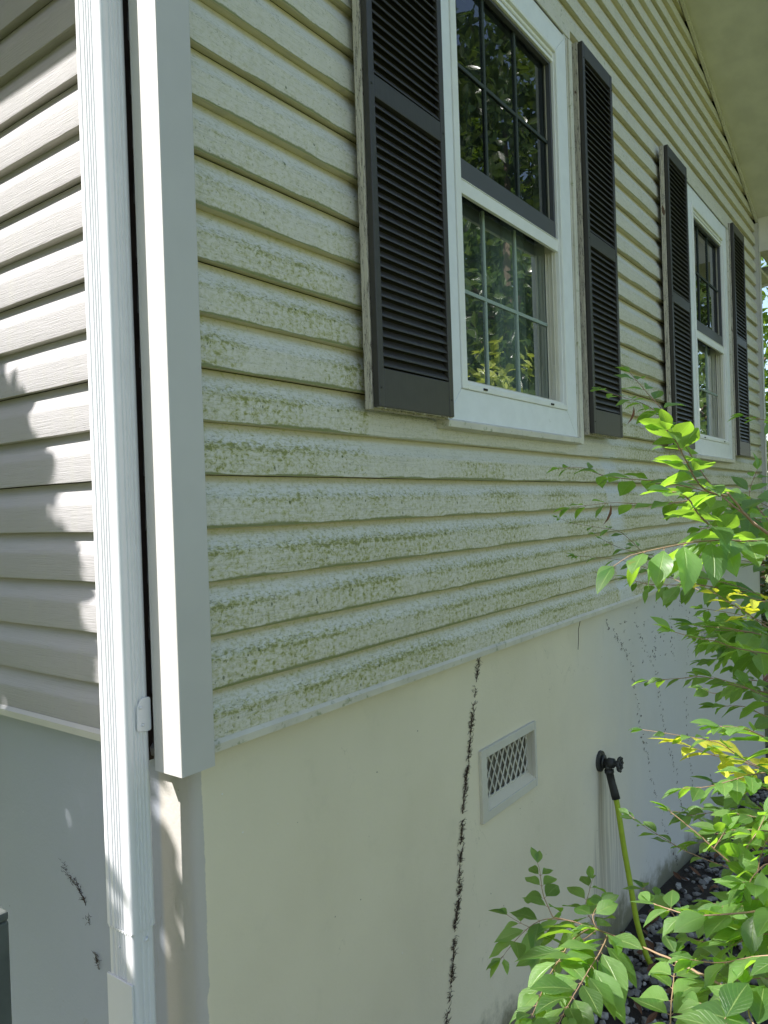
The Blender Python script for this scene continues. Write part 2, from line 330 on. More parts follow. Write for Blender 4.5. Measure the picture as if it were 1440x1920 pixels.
# ------------------------------------------------------------------ mesh helper
class MB:
    def __init__(s): s.v = []; s.f = []; s.uv = []
    def face(s, pts, uv=None):
        i = len(s.v); s.v += [tuple(p) for p in pts]; s.f.append(tuple(range(i, i + len(pts)))); s.uv.append(uv)
    def box(s, a, b):
        (x0, y0, z0), (x1, y1, z1) = a, b
        i = len(s.v)
        s.v += [(x0, y0, z0), (x1, y0, z0), (x1, y1, z0), (x0, y1, z0), (x0, y0, z1), (x1, y0, z1), (x1, y1, z1), (x0, y1, z1)]
        for q in ((0, 3, 2, 1), (4, 5, 6, 7), (0, 1, 5, 4), (1, 2, 6, 5), (2, 3, 7, 6), (3, 0, 4, 7)):
            s.f.append(tuple(i + k for k in q)); s.uv.append(None)
    def prism(s, prof, p0, p1, caps=True):
        """prof: list of 3D offsets (Vector) swept from p0 to p1"""
        p0, p1 = Vector(p0), Vector(p1); n = len(prof); i = len(s.v)
        for c in (p0, p1): s.v += [tuple(c + Vector(q)) for q in prof]
        for k in range(n):
            j = (k + 1) % n; s.f.append((i + k, i + j, i + n + j, i + n + k)); s.uv.append(None)
        if caps:
            s.f.append(tuple(i + k for k in reversed(range(n)))); s.f.append(tuple(i + n + k for k in range(n))); s.uv += [None, None]
    def grid(s, rows):
        """rows of points joined into a quad sheet (shared vertices)"""
        i = len(s.v); w = len(rows[0])
        for r in rows: s.v += [tuple(p) for p in r]
        for a in range(len(rows) - 1):
            for b in range(w - 1):
                s.f.append((i + a * w + b, i + a * w + b + 1, i + (a + 1) * w + b + 1, i + (a + 1) * w + b)); s.uv.append(None)
    def tube(s, pts, rad, n=8, caps=True):
        pts = [Vector(p) for p in pts]
        if not isinstance(rad, (list, tuple)): rad = [rad] * len(pts)
        i = len(s.v); prev = None
        for k, p in enumerate(pts):
            d = (pts[min(k + 1, len(pts) - 1)] - pts[max(k - 1, 0)]).normalized()
            if prev is None:
                a = d.orthogonal().normalized()
            else:
                a = (prev - d * prev.dot(d)); a = a.normalized() if a.length > 1e-6 else d.orthogonal().normalized()
            prev = a; b = d.cross(a)
            for j in range(n):
                t = 2 * math.pi * j / n; s.v.append(tuple(p + (a * math.cos(t) + b * math.sin(t)) * rad[k]))
        for k in range(len(pts) - 1):
            for j in range(n):
                j2 = (j + 1) % n; s.f.append((i + k * n + j, i + k * n + j2, i + (k + 1) * n + j2, i + (k + 1) * n + j)); s.uv.append(None)
        if caps:
            s.f.append(tuple(i + j for j in reversed(range(n)))); s.f.append(tuple(i + (len(pts) - 1) * n + j for j in range(n))); s.uv += [None, None]
    def build(s, name, mat, parent=None, bevel=0., smooth=False, label=None):
        me = bpy.data.meshes.new(name); me.from_pydata(s.v, [], s.f)
        if any(u is not None for u in s.uv):
            ul = me.uv_layers.new(name='UVMap').data
            for p in me.polygons:
                u = s.uv[p.index]
                if u:
                    for q, li in enumerate(p.loop_indices): ul[li].uv = u[q]
        me.materials.append(MAT[mat] if isinstance(mat, str) else mat)
        if smooth:
            for p in me.polygons: p.use_smooth = True
        o = bpy.data.objects.new(name, me); COL.objects.link(o)
        if parent is not None: o.parent = parent
        if bevel:
            b = o.modifiers.new('bevel', 'BEVEL'); b.width = bevel; b.segments = 2; b.limit_method = 'ANGLE'; b.angle_limit = R(40)
        if label: o['label'] = label
        return o
def tag(o, label=None, cat=None, group=None, kind=None):
    if label: o['label'] = label
    if cat: o['category'] = cat
    if group: o['group'] = group
    if kind: o['kind'] = kind
    return o
def empty(name, loc=(0, 0, 0)):
    o = bpy.data.objects.new(name, None); COL.objects.link(o); o.location = loc; o.empty_display_size = .1; return o

# ------------------------------------------------------------------ setting
def gz(x, y):                                            # height of the bed by the wall
    b = -1.40 - max(0, x - 2.4) * .105
    return b - max(0, -y - .2) * .03
b = MB()
rows = []
xs = [-1.6 + .12 * i for i in range(75)]; ys = [.25 - .1 * i for i in range(22)]
for y in ys: rows.append([(x, y, gz(x, y) + rnd.uniform(-.008, .008)) for x in xs])
b.grid(rows); tag(b.build('garden_bed', 'soil', smooth=True), kind='structure')
b = MB(); rows = []
for j in range(41):
    y = -60 + 3 * j
    rows.append([(-60 + 3 * i, y, -1.52 if -60 + 3 * i < 3 else -1.95) for i in range(41)])
b.grid(rows); g = b.build('lawn_ground', 'lawn', smooth=True); tag(g, kind='structure')

# gravel: nobody could count it
def stone_template(seed):
    r = random.Random(seed); bm = bmesh.new(); bmesh.ops.create_icosphere(bm, subdivisions=1, radius=1)
    for v in bm.verts:
        v.co *= r.uniform(.78, 1.15)
    bm.verts.index_update()
    d = ([v.co.copy() for v in bm.verts], [tuple(x.index for x in f.verts) for f in bm.faces]); bm.free(); return d
TPL = [stone_template(s) for s in range(8)]
def stones(n, name, xr, yr, smin, smax, seed, dens=None):
    r = random.Random(seed); b = MB()
    k = 0
    while k < n:
        x = xr[0] + (xr[1] - xr[0]) * r.random(); y = yr[0] + (yr[1] - yr[0]) * r.random()
        if dens and r.random() > dens(x, y): continue
        k += 1
        vs, fs = TPL[r.randrange(8)]; s_ = r.uniform(smin, smax)
        mtx = Matrix.Rotation(r.uniform(0, 6.3), 3, 'Z') @ Matrix.Rotation(r.uniform(-.5, .5), 3, 'X')
        sc = Vector((s_ * r.uniform(.8, 1.3), s_ * r.uniform(.7, 1.), s_ * r.uniform(.45, .8)))
        i = len(b.v); z = gz(x, y) + sc.z * .35 + r.uniform(0, .006)
        for v in vs:
            q = mtx @ Vector((v.x * sc.x, v.y * sc.y, v.z * sc.z)); b.v.append((x + q.x, y + q.y, z + q.z))
        for f in fs: b.f.append(tuple(i + a for a in f)); b.uv.append(None)
    return b.build(name, 'stone')
def dens(x, y):
    return (.35 + .65 * max(0, math.sin(x * 3.1 + 1.1) * math.sin(y * 4.3 + x) + .55)) * (1. if y < -.1 - .0 * x else .55)
tag(stones(5200, 'gravel', (1.2, 5.6), (-1.1, .0), .010, .022, 5, dens), kind='stuff')

# ------------------------------------------------------------------ the house
HOUSE = empty('house', (0, 0, -1.5))
tag(HOUSE, 'cream vinyl-sided house with charcoal shutters, algae-stained gable wall and painted foundation', 'house')
HR = bpy.data.objects.new  # shorthand kept out of names
def part(b_, name, mat, bevel=0., smooth=False, label=None, parent=None):
    o = b_.build(name, mat, None, bevel, smooth, label)
    o.parent = parent or HOUSE
    if parent is None: o.matrix_parent_inverse = Matrix.Translation((0, 0, 1.5))
    return o

PK = 2.75; EAVE = 2.546; XW = 5.5
def rake(x): return EAVE + .333 * (x if x < PK else XW - x)
def xlim(z):
    if z <= EAVE: return 0., XW
    d = (z - EAVE) / .333; return d, XW - d
PROF = [(0., .0002, 0), (.008, -.0016, 0), (.06, -.0022, 0), (.28, -.0014, 0), (.50, -.0004, 0), (.535, .0000, 0), (.57, .0010, 0), (.66, .0052, 0), (.76, .0100, 0), (.83, .0132, 0), (.88, .0152, 0), (.93, .0165, 0), (1., .0174, 0)]
WIN = [(.95, 1.765), (3.455, 4.27)]
def wob(a, k): return .0008 * math.sin(a * 5.1 + k * 2.3) + .0006 * math.sin(a * 13.7 + k * 5.1)
def siding(axis, kmax, name, mat):
    b = MB()
    for k in range(kmax):
        z0 = k * H
        if axis == 'x':
            segs = [(0., XW)]
            if 7 <= k <= 20: segs = [(0., WIN[0][0]), (WIN[0][1], WIN[1][0]), (WIN[1][1], XW)]
        else: segs = [(0., 8.)]
        for (a0, a1) in segs:
            n = max(2, int((a1 - a0) / .11))
            rows = []
            pr = [(1., .0138 if k else 0), ]
            for (fz, d, _) in PROF:
                z = z0 + fz * H; rows.append((z, d))
            # underside back to the wall, so that the butt has a real shadow gap
            rows = [(z0 + (.0022 if k % 2 else .0), .0185), (z0 + (.0014 if k % 2 else -.0008), .007)] + rows
            R_ = []
            for (z, d) in rows:
                l0, l1 = a0, a1
                if axis == 'x':
                    x0, x1 = xlim(z); l0, l1 = max(a0, x0), min(a1, x1)
                    if l1 - l0 < .02: l0 = l1 = (l0 + l1) / 2
                r_ = []
                for i in range(n + 1):
                    a = l0 + (l1 - l0) * i / n; w = wob(a, k)
                    dd = d + w * .8; zz = z + w * .6
                    r_.append((a, dd, zz) if axis == 'x' else (dd, a, zz))
                R_.append(r_)
            if axis == 'y': R_ = [list(reversed(r_)) for r_ in R_]
            b.grid(R_)
    o = part(b, name, mat, smooth=True)
    m = o.modifiers.new('es', 'EDGE_SPLIT'); m.split_angle = R(38)
    return o
siding('x', 34, 'gable_siding', 'gable')
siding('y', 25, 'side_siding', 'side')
# sheathing behind the siding keeps the light out (pieces butt round the window holes)
b = MB()
def sheath(x0, x1, z0, z1): b.box((x0, .020, z0), (x1, .027, z1))
sheath(.03, .95, .0, 2.54); sheath(.95, 1.765, .0, .74); sheath(.95, 1.765, 2.1, 2.54); sheath(1.765, 3.455, 0., 2.54)
sheath(3.455, 4.27, 0., .74); sheath(3.455, 4.27, 2.1, 2.54); sheath(4.27, 5.48, 0., 2.54)
b.prism([(.03, 0, 2.541), (5.47, 0, 2.541), (2.75, 0, 3.45)], (0, .020, 0), (0, .027, 0))
b.box((.020, .03, 0), (.027, 8, 2.5)); b.box((5.47, .03, 0), (5.48, 8, 2.5)); b.box((.03, 7.98, 0), (5.46, 7.99, 3.2))
part(b, 'wall_sheathing', 'darkgap')

# starter strips
b = MB()
for (p0, p1) in (((.04, 0, 0), (5.47, 0, 0)),):
    b.prism([(0, -.007, -.012), (0, -.009, .003), (0, -.003, .010), (0, .03, .010), (0, .03, .004), (0, -.004, .001), (0, -.004, -.012)], p0, p1)
part(b, 'starter_strip', 'trim', label='pale starter strip, green with algae, under the lowest siding course')
b = MB()
b.prism([(-.007, 0, -.012), (-.009, 0, .003), (-.003, 0, .010), (.03, 0, .010), (.03, 0, .004), (-.004, 0, .001), (-.004, 0, -.012)], (0, .04, 0), (0, 8, 0))
part(b, 'starter_strip', 'post', label='clean white starter strip on the side wall')

# corner posts
def rounded(poly, r, seg=4):
    out = []; n = len(poly)
    for i in range(n):
        a, c, d = Vector(poly[i - 1]), Vector(poly[i]), Vector(poly[(i + 1) % n])
        u = (a - c); v = (d - c); rr = min(r, u.length * .45, v.length * .45)
        u.normalize(); v.normalize()
        p0 = c + u * rr; p1 = c + v * rr
        for k in range(seg + 1):
            t = k / seg; q = (1 - t) ** 2 * p0 + 2 * t * (1 - t) * c + t * t * p1; out.append(q)
    return out
def vprism(b, poly2, z0, z1):
    b.prism([(q[0], q[1], 0) for q in poly2], (0, 0, z0), (0, 0, z1))
b = MB()
vprism(b, rounded([(-.03, -.03), (.0455, -.03), (.0455, -.026), (.042, -.024), (.042, .0165), (.0165, .0165), (.0165, .042), (-.024, .042), (-.026, .0465), (-.03, .0465)], .0028), -.026, 2.35)
part(b, 'corner_post', 'post')
b = MB()
vprism(b, rounded([(5.535, -.028), (5.535, .0165), (5.472, .0165), (5.472, -.024), (5.467, -.026), (5.467, -.028)], .0028), -.026, 2.50)
part(b, 'corner_post', 'post')

# foundation with a soft rounded corner
b = MB()
poly = [(.045, 8.), (.045, .055)]
for k in range(7):
    t = k / 6 * math.pi / 2; poly.append((.045 + .022 * (1 - math.cos(t)), .03 + .022 * (1 - math.sin(t))))
poly += [(5.44, .03), (5.44, 8.)]
rows = []
zs = [-2.2, -1.3, -.9, -.6, -.497, -.329, -.15, -.03, .006]
P2 = []
for i in range(len(poly) - 1):
    a, c = Vector(poly[i]), Vector(poly[i + 1]); n = max(1, int((c - a).length / .12))
    for k in range(n): P2.append(a.lerp(c, k / n))
P2.append(Vector(poly[-1]))
P2 += [Vector((1.133, .03)), Vector((1.470, .03))]; P2.sort(key=lambda q: (0, -q.y, q.x) if q.x < .046 else ((1, q.x, 0) if q.y < .06 and q.x < 5.43 else (2, 0, q.y)))
for z in zs:
    r_ = []
    for q in P2:
        w = .0016 * math.sin(q.x * 4 + z * 7) + .0012 * math.sin(q.y * 9 + z * 3 + q.x * 11)
        r_.append((q.x + (w if q.x < .07 else 0), q.y + (w if q.y < .06 else 0), z))
    rows.append(r_)
b.grid(rows)
keep = [k for k, f in enumerate(b.f) if not (lambda c: 1.13 < c[0] < 1.472 and -.5 < c[2] < -.325 and c[1] < .1)(sum((Vector(b.v[a]) for a in f), Vector()) / 4)]
b.f = [b.f[k] for k in keep]; b.uv = [b.uv[k] for k in keep]
part(b, 'foundation', 'found', smooth=True)

# ---------------- downspout
def spout_poly(x0, x1, y0, y1, r=.009, gd=.0022, front=(.15, .36, .48, .60, .72), sidef=(.14, .36, .58, .80)):
    """x0 = outer face (towards -x). grooves pressed into the outer and the side faces"""
    pts = []
    def groove(fr, a, c, nrm):
        a, c, nrm = Vector(a), Vector(c), Vector(nrm); L_ = (c - a).length; d = (c - a).normalized()
        for f_ in fr:
            m = a + d * L_ * f_
            pts.extend([m - d * .0033, m - d * .0014 + nrm * gd, m + d * .0014 + nrm * gd, m + d * .0033])
    def corner(c, ang0):
        for k in range(11):
            t = R(ang0 + 90 * k / 10); pts.append(Vector((c[0] + r * math.cos(t), c[1] + r * math.sin(t))))
    corner((x0 + r, y0 + r), 180)
    groove([1 - f_ for f_ in reversed(sidef)], (x0 + r, y0), (x1 - r, y0), (0, 1))
    corner((x1 - r, y0 + r), 270)
    corner((x1 - r, y1 - r), 0)
    groove(sidef, (x1 - r, y1), (x0 + r, y1), (0, -1))
    corner((x0 + r, y1 - r), 90)
    groove(front, (x0, y1 - r), (x0, y0 + r), (1, 0))
    return pts
b = MB(); vprism(b, spout_poly(-.082, -.031, .055, .137), -.305, 2.15)
spout = part(b, 'downspout', 'alum')
b = MB(); vprism(b, spout_poly(-.0795, -.0335, .0575, .1345, .009, .0020, (.16, .36, .48, .60, .72), (.30, .70)), -1.38, -.296)
b.build('lower_downspout', 'alum', spout)
b = MB(); vprism(b, rounded([(-.0835, .060), (-.0790, .060), (-.0790, .1365), (-.0835, .1365)], .002), -1.2, -.395)
b.build('cover_plate', 'alum', spout, bevel=.001)
for (p0, p1, ra, rb) in (((-.052, .0585, -.325), (-.052, .0545, -.325), .004, .003), ((-.0785, .10, -.34), (-.0805, .10, -.34), .0022, .0022), ((-.052, .052, .092), (-.052, .049, .092), .0032, .0022), ((-.048, .052, .060), (-.048, .049, .060), .0032, .0022)):
    b = MB(); b.tube([p0, p1], [ra, rb], 10); b.build('rivet', 'alum', spout, smooth=True)
b = MB()
b.prism([(q[0], 0, q[1]) for q in rounded([(-.060, .050), (-.030, .046), (-.030, .108), (-.050, .108), (-.058, .095)], .006)], (0, .0545, 0), (0, .0520, 0))
b.build('wall_bracket', 'alum', spout, bevel=.0006)
b = MB(); b.box((-.026, .088, -.02), (-.0005, .1335, 2.15)); part(b, 'backing_board', 'backing')  # dark strip added to stand for the shaded siding behind the downspout
# crimped, torn lower lip of the upper length
b = MB()
for i in range(9):
    y = .062 + i * .0078; z = -.305; b.prism([(0, -.0036, 0), (0, .0036, 0), (0, .002, -.004), (0, -.002, -.0045)], (-.0822, y, z + .0005), (-.0812, y, z + .0005))
b.build('crimped_edge', 'alum', spout)

# ---------------- windows
def frame_rect(b, x0, x1, z0, z1, w, y0, y1, ws=None):
    """four boards butted: sides full height, top and bottom between; w = width or (l,r,b,t)"""
    l, r_, bo, to = w if isinstance(w, tuple) else (w,) * 4
    b.box((x0, y0, z0), (x0 + l, y1, z1)); b.box((x1 - r_, y0, z0), (x1, y1, z1))
    b.box((x0 + l, y0 + .0004, z0), (x1 - r_, y1, z0 + bo)); b.box((x0 + l, y0 + .0004, z1 - to), (x1 - r_, y1, z1))
def make_window(x0):
    """x0: outer left edge of the white casing; 0.925 wide"""
    xr = x0 + .925
    b = MB()
    # mitred casing boards, face at y=-.026
    o_, i_ = (x0, xr, .664, 2.150), (x0 + .090, xr - .092, .764, 2.062)
    ya, yb = -.026, .012
    def q(px, pz, y): return (px, y, pz)
    quads = [((o_[0], o_[2]), (i_[0], i_[2]), (i_[0], i_[3]), (o_[0], o_[3])), ((i_[1], i_[2]), (o_[1], o_[2]), (o_[1], o_[3]), (i_[1], i_[3])),
             ((o_[0], o_[2]), (o_[1], o_[2]), (i_[1], i_[2]), (i_[0], i_[2])), ((i_[0], i_[3]), (i_[1], i_[3]), (o_[1], o_[3]), (o_[0], o_[3]))]
    for n_, qd in enumerate(quads):
        e = .0006
        c = Vector((sum(a for a, _ in qd) / 4, sum(z for _, z in qd) / 4))
        P_ = [Vector((a, z)) + (c - Vector((a, z))).normalized() * e for a, z in qd]
        b.prism([(p_.x, 0, p_.y) for p_ in P_], (0, ya, 0), (0, yb, 0))
    win = part(b, 'window', 'casing', bevel=.0015)
    # sill nose
    b = MB(); b.prism([(0, -.040, .650), (0, -.042, .667), (0, -.030, .6735), (0, .010, .6735), (0, .010, .645)], (x0 - .006, 0, 0), (xr + .004, 0, 0))
    b.build('sill', 'trim', win, bevel=.001)
    # J channel round the casing (top, right; the left one hides behind the shutter)
    b = MB()
    b.box((x0 - .004, -.034, 2.152), (xr + .030, -.028, 2.190)); b.box((x0 - .004, -.028, 2.183), (xr + .030, .016, 2.190))
    b.box((xr + .002, -.028, .648), (xr + .010, -.004, 2.150)); b.box((xr + .014, -.034, .648), (xr + .042, .016, 2.150)); b.box((xr + .0105, -.014, .648), (xr + .0135, .016, 2.150))
    b.build('channel_trim', 'trim', win, bevel=.001)
    # vinyl master frame with stepped stops
    fx0, fx1, fz0, fz1 = x0 + .0905, xr - .0925, .7645, 2.0615
    b = MB(); frame_rect(b, fx0, fx1, fz0, fz1, (.030, .010, .018, .014), -.031, .07)
    frame_rect(b, fx0 + .0105, fx1 - .0105, fz0 + .0185, fz1 - .0145, (.012, .006, .008, .012), -.022, .07)
    b.build('outer_frame', 'sash', win, bevel=.0022)
    b = MB(); frame_rect(b, fx0 + .0315, fx1 - .017, fz0 + .027, fz1 - .027, (.008, .006, .006, .012), -.010, .07)
    b.build('inner_stop', 'sashbeige', win, bevel=.0016)
    gx0, gx1 = fx0 + .040, fx1 - .024
    zb, zm, zt = fz0 + .034, 1.352, fz1 - .044
    # jamb pockets on the far side, seen through the open slot beside the lower sash
    b = MB()
    b.box((gx1 + .0005, -.006, zb - .01), (gx1 + .020, .0285, zm - .02)); b.box((gx1 - .006, -.001, zb - .01), (gx1 + .0002, .003, zm - .02)); b.box((gx1 - .0035, .014, zb - .01), (gx1 + .0002, .0175, zm - .02)); b.box((gx1 - .0055, .0245, zb - .01), (gx1 + .0002, .0285, zm - .02))
    b.box((gx1 - .0045, .0035, zb), (gx1 + .0001, .0135, zb + .13))
    b.build('jamb_track', 'sashbeige', win, bevel=.0015)
    # meeting rail standing forward, screen frame (dark) over the upper half
    b = MB(); b.box((gx0 - .010, -.018, zm - .019), (gx1 + .014, -.006, zm + .021)); b.box((gx0 - .010, -.020, zm + .0215), (gx1 + .014, -.008, zm + .024))
    b.build('meeting_rail', 'sash', win, bevel=.0016)
    b = MB(); frame_rect(b, gx0 - .008, gx1 + .016, zm + .026, zt - .004, (.012, .020, .062, .010), -.012, .004)
    b.build('screen_frame', 'screenframe', win, bevel=.001)
    b = MB(); frame_rect(b, gx0 - .012, gx1 + .020, zt - .003, zt + .026, (.01, .01, .012, .010), -.020, .02)
    b.build('upper_sash_rail', 'sash', win, bevel=.0012)
    b = MB(); b.face([(gx0, .030, zb), (gx1 - .001, .030, zb), (gx1 - .001, .030, zm + .02), (gx0, .030, zm + .02)]); b.build('pane', 'glass', win, label='lower window pane reflecting sunlit leaves')
    b = MB(); b.face([(gx0, .010, zm + .05), (gx1, .010, zm + .05), (gx1, .010, zt), (gx0, .010, zt)]); b.build('pane', 'dimglass', win, label='dark upper window pane behind an insect screen')
    for (za, zc, y, mm) in ((zb, zm, .0245, plainmunt), (zm + .09, zt, .0040, dimmunt)):
        b = MB(); w_ = gx1 - .028 - gx0
        for f_ in (1 / 3, 2 / 3): b.box((gx0 + w_ * f_ - .0055, y, za), (gx0 + w_ * f_ + .0055, y + .005, zc))
        b.box((gx0, y + .0005, (za + zc) / 2 - .0055), (gx1 - .002, y + .0045, (za + zc) / 2 + .0055))
        b.build('muntin_grid', mm, win)
    # weep caps and clips on the bottom ledge
    for fx in (.16, .80):
        b = MB(); b.box((fx0 + (fx1 - fx0) * fx, -.0335, fz0 + .006), (fx0 + (fx1 - fx0) * fx + .022, -.0312, fz0 + .012))
        b.build('weep_slot', 'darkgap', win)
    # the dim room behind, and a drawn-back curtain
    b = MB(); X0, X1, Z0, Z1, Y0, Y1 = x0 + .02, xr - .02, .70, 2.12, .09, .65
    b.box((X0, Y1, Z0), (X1, Y1 + .01, Z1)); b.box((X0, Y0, Z0), (X0 + .01, Y1, Z1)); b.box((X1 - .01, Y0, Z0), (X1, Y1, Z1)); b.box((X0 + .011, Y0, Z0), (X1 - .011, Y1, Z0 + .01)); b.box((X0 + .011, Y0, Z1 - .01), (X1 - .011, Y1, Z1))
    b.build('room_recess', 'room', win)
    b = MB(); rows = [[], []]
    for i in range(60):
        x = xr - .24 + .13 * i / 59; y = .13 + .014 * math.sin(i * .75) + .005 * math.sin(i * 2.1)
        rows[0].append((x, y, .76)); rows[1].append((x, y, 2.05))
    b.grid(rows); b.build('curtain', 'curtain', win, smooth=True)
    return win
dimmunt = plain('muntin_behind_screen', (.042, .055, .050), .8)
plainmunt = plain('muntin_green_white', (.30, .37, .33), .5)
make_window(.889); make_window(3.440)

# ---------------- shutters
def make_shutter(x0, wide, z0, z1, lab=None):
    x1 = x0 + wide; ya, yb = -.060, -.043
    mid = z0 + (z1 - z0) * .50
    b = MB(); st = .022
    b.box((x0, ya, z0), (x0 + st, yb, z1)); b.box((x1 - st, ya, z0), (x1, yb, z1))
    b.box((x0 + st, ya + .0006, z0), (x1 - st, yb, z0 + .092)); b.box((x0 + st, ya + .0006, z1 - .055), (x1 - st, yb, z1)); b.box((x0 + st, ya + .0006, mid - .026), (x1 - st, yb, mid + .026))
    sh = part(b, 'shutter', 'shutter', bevel=.0016)
    b = MB(); pitch = .0232
    for (a, c) in ((z0 + .094, mid - .028), (mid + .028, z1 - .057)):
        n = int((c - a) / pitch); p_ = (c - a) / n
        for k in range(n):
            z = a + p_ * (k + .12)
            tw = rnd.uniform(-.0009, .0009); yo = -.0585
            prof = [(0, yo, z), (0, yo + .0016, z + .0048), (0, -.0455, z + .0205), (0, -.0440, z + .0205), (0, -.0440, z + .0150), (0, yo + .003, z - .0004)]
            b.prism(prof, (x0 + st + .0003, 0, tw), (x1 - st - .0003, 0, -tw))
    b.build('louvers', 'shutter', sh, bevel=.0006)
    b = MB(); b.box((x0 + .004, -.0425, z0 + .004), (x1 - .004, -.040, z1 - .004)); b.build('backing', 'darkgap', sh)
    b = MB()
    # backing frame, its paint peeling
    frame_rect(b, x0 - .002, x1 + (.002), z0 - .004, z1 + .002, (.03, .03, .03, .03), -.0398, -.018)
    b.build('backing_board', 'peel', sh, bevel=.002)
    for z in (z0 + .045, mid + .0, z1 - .06):
        for x in (x0 + .010, x1 - .010):
            b = MB(); b.tube([(x, ya, z), (x, ya - .002, z)], [.0032, .0024], 8); b.build('screw_head', 'brass', sh)
    # splintered white paint at the foot
    b = MB(); r = random.Random(int(x0 * 100)); n = 48
    for y in (-.0565,):
        top = [(x0 + wide * i / n, y, z0 + .0008) for i in range(n + 1)]; bot = [(x0 + wide * i / n + r.uniform(-.002, .002), y + r.uniform(0, .010), z0 - r.choice((.0008, .001, .0015, .002, .004))) for i in range(n + 1)]
        b.grid([top, bot])
    b.build('paint_flake', 'peel', sh)
    return sh
make_shutter(.545, .335, .672, 2.185)
make_shutter(1.895, .315, .690, 2.165)
make_shutter(2.985, .345, .690, 2.175)
make_shutter(4.425, .330, .700, 2.200)
# tan stop between J channel and shutter board is the shutter board itself

# ---------------- foundation vents
def make_vent(x0, x1, z0, z1, yb):
    """yb: depth at which the lattice sits"""
    b = MB(); frame_rect(b, x0, x1, z0, z1, (.032, .013, .028, .027), .019, .034)
    v = part(b, 'foundation_vent', 'trim2', bevel=.0015)
    ix0, ix1, iz0, iz1 = x0 + .032, x1 - .013, z0 + .028, z1 - .027
    b = MB(); b.face([(ix0, yb + .002, iz0), (ix1, yb + .002, iz0), (ix1, yb + .002, iz1), (ix0, yb + .002, iz1)]); b.build('vent_mesh', 'ventdark', v)
    if yb > .04:
        b = MB(); y1 = yb + .004; y0 = .0342
        b.box((ix0 - .004, y0, iz0 - .004), (ix0, y1, iz1 + .004)); b.box((ix1, y0, iz0 - .004), (ix1 + .004, y1, iz1 + .004)); b.box((ix0, y0, iz1), (ix1, y1, iz1 + .004)); b.box((ix0, y0, iz0 - .004), (ix1, y1, iz0))
        b.build('reveal', 'trim2', v)
    b = MB()
    b.prism([(0, .021, .0), (0, yb - .001, .016), (0, yb - .001, .0)], (ix0 + .0003, 0, iz0 + .0005), (ix1 - .0003, 0, iz0 + .0005)); b.build('sloped_sill', 'found', v)
    b = MB(); p_ = .036; zz0 = iz0 + .017; hh = iz1 - zz0 - .002; sl = .60; w = ix1 - ix0; x = -hh * sl
    while x < w:
        for sgn in (1, -1):
            a0, a1 = x, x + hh * sl; zA, zB = (zz0, zz0 + hh) if sgn == 1 else (zz0 + hh, zz0)
            t0 = max(0., -a0 / (a1 - a0)); t1 = min(1., (w - a0) / (a1 - a0))
            if t1 - t0 > .03:
                y = yb - .003 - (.0016 if sgn > 0 else 0)
                b.tube([(ix0 + a0 + (a1 - a0) * t0, y, zA + (zB - zA) * t0), (ix0 + a0 + (a1 - a0) * t1, y, zA + (zB - zA) * t1)],  .0027, 5)
        x += p_
    frame_rect(b, ix0 + .0004, ix1 - .0004, zz0 - .001, iz1 - .0004, .004, yb - .006, yb - .0012)
    b.build('lattice', 'trim2', v)
    return v
MAT['trim2'] = plain('cream_painted_vent', (.60, .58, .50), .55, .15, 60, .06)
MAT['ventdark'] = plain('vent_screen', (.19, .18, .145), .9, .5, 300, .4)
make_vent(1.103, 1.481, -.523, -.304, .055)
make_vent(3.60, 3.90, -.44, -.30, .030)

# ---------------- tap
TX = 2.07; b = MB()
b.tube([(TX, .031, -.612), (TX, .020, -.612), (TX, .018, -.612)], [.042, .041, .030], 22)
tap = part(b, 'hose_tap', 'brass', smooth=False, bevel=.001)
b = MB()
b.tube([(TX, .02, -.612), (TX, -.004, -.612), (TX, -.006, -.612), (TX, -.030, -.612), (TX, -.032, -.612), (TX, -.040, -.612)], [.014, .014, .019, .019, .013, .011], 16)
b.tube([(TX, .000, -.612), (TX, -.006, -.632), (TX, -.010, -.644)], [.014, .014, .0135], 14)
b.tube([(TX, .0125, -.612), (TX, .0095, -.612)], [.027, .027], 20)
b.build('valve_body', 'brass', tap, smooth=True)
b = MB(); b.tube([(TX, -.038, -.612), (TX, -.062, -.612)], .0045, 8)
n = 16
ring = [(TX + .024 * math.cos(2 * math.pi * k / n), -.052, -.612 + .024 * math.sin(2 * math.pi * k / n)) for k in range(n + 1)]
b.tube(ring, .0058, 8, False)
for k in range(4):
    a = math.pi / 4 + k * math.pi / 2; b.tube([(TX, -.052, -.612), (TX + .023 * math.cos(a), -.052, -.612 + .023 * math.sin(a))], .0048, 6)
for k in range(8):
    a = k * math.pi / 4; b.tube([(TX + .024 * math.cos(a), -.055, -.612 + .024 * math.sin(a)), (TX + .030 * math.cos(a), -.052, -.612 + .030 * math.sin(a))], [.006, .005], 6)
b.build('handle', 'brass', tap, smooth=True)

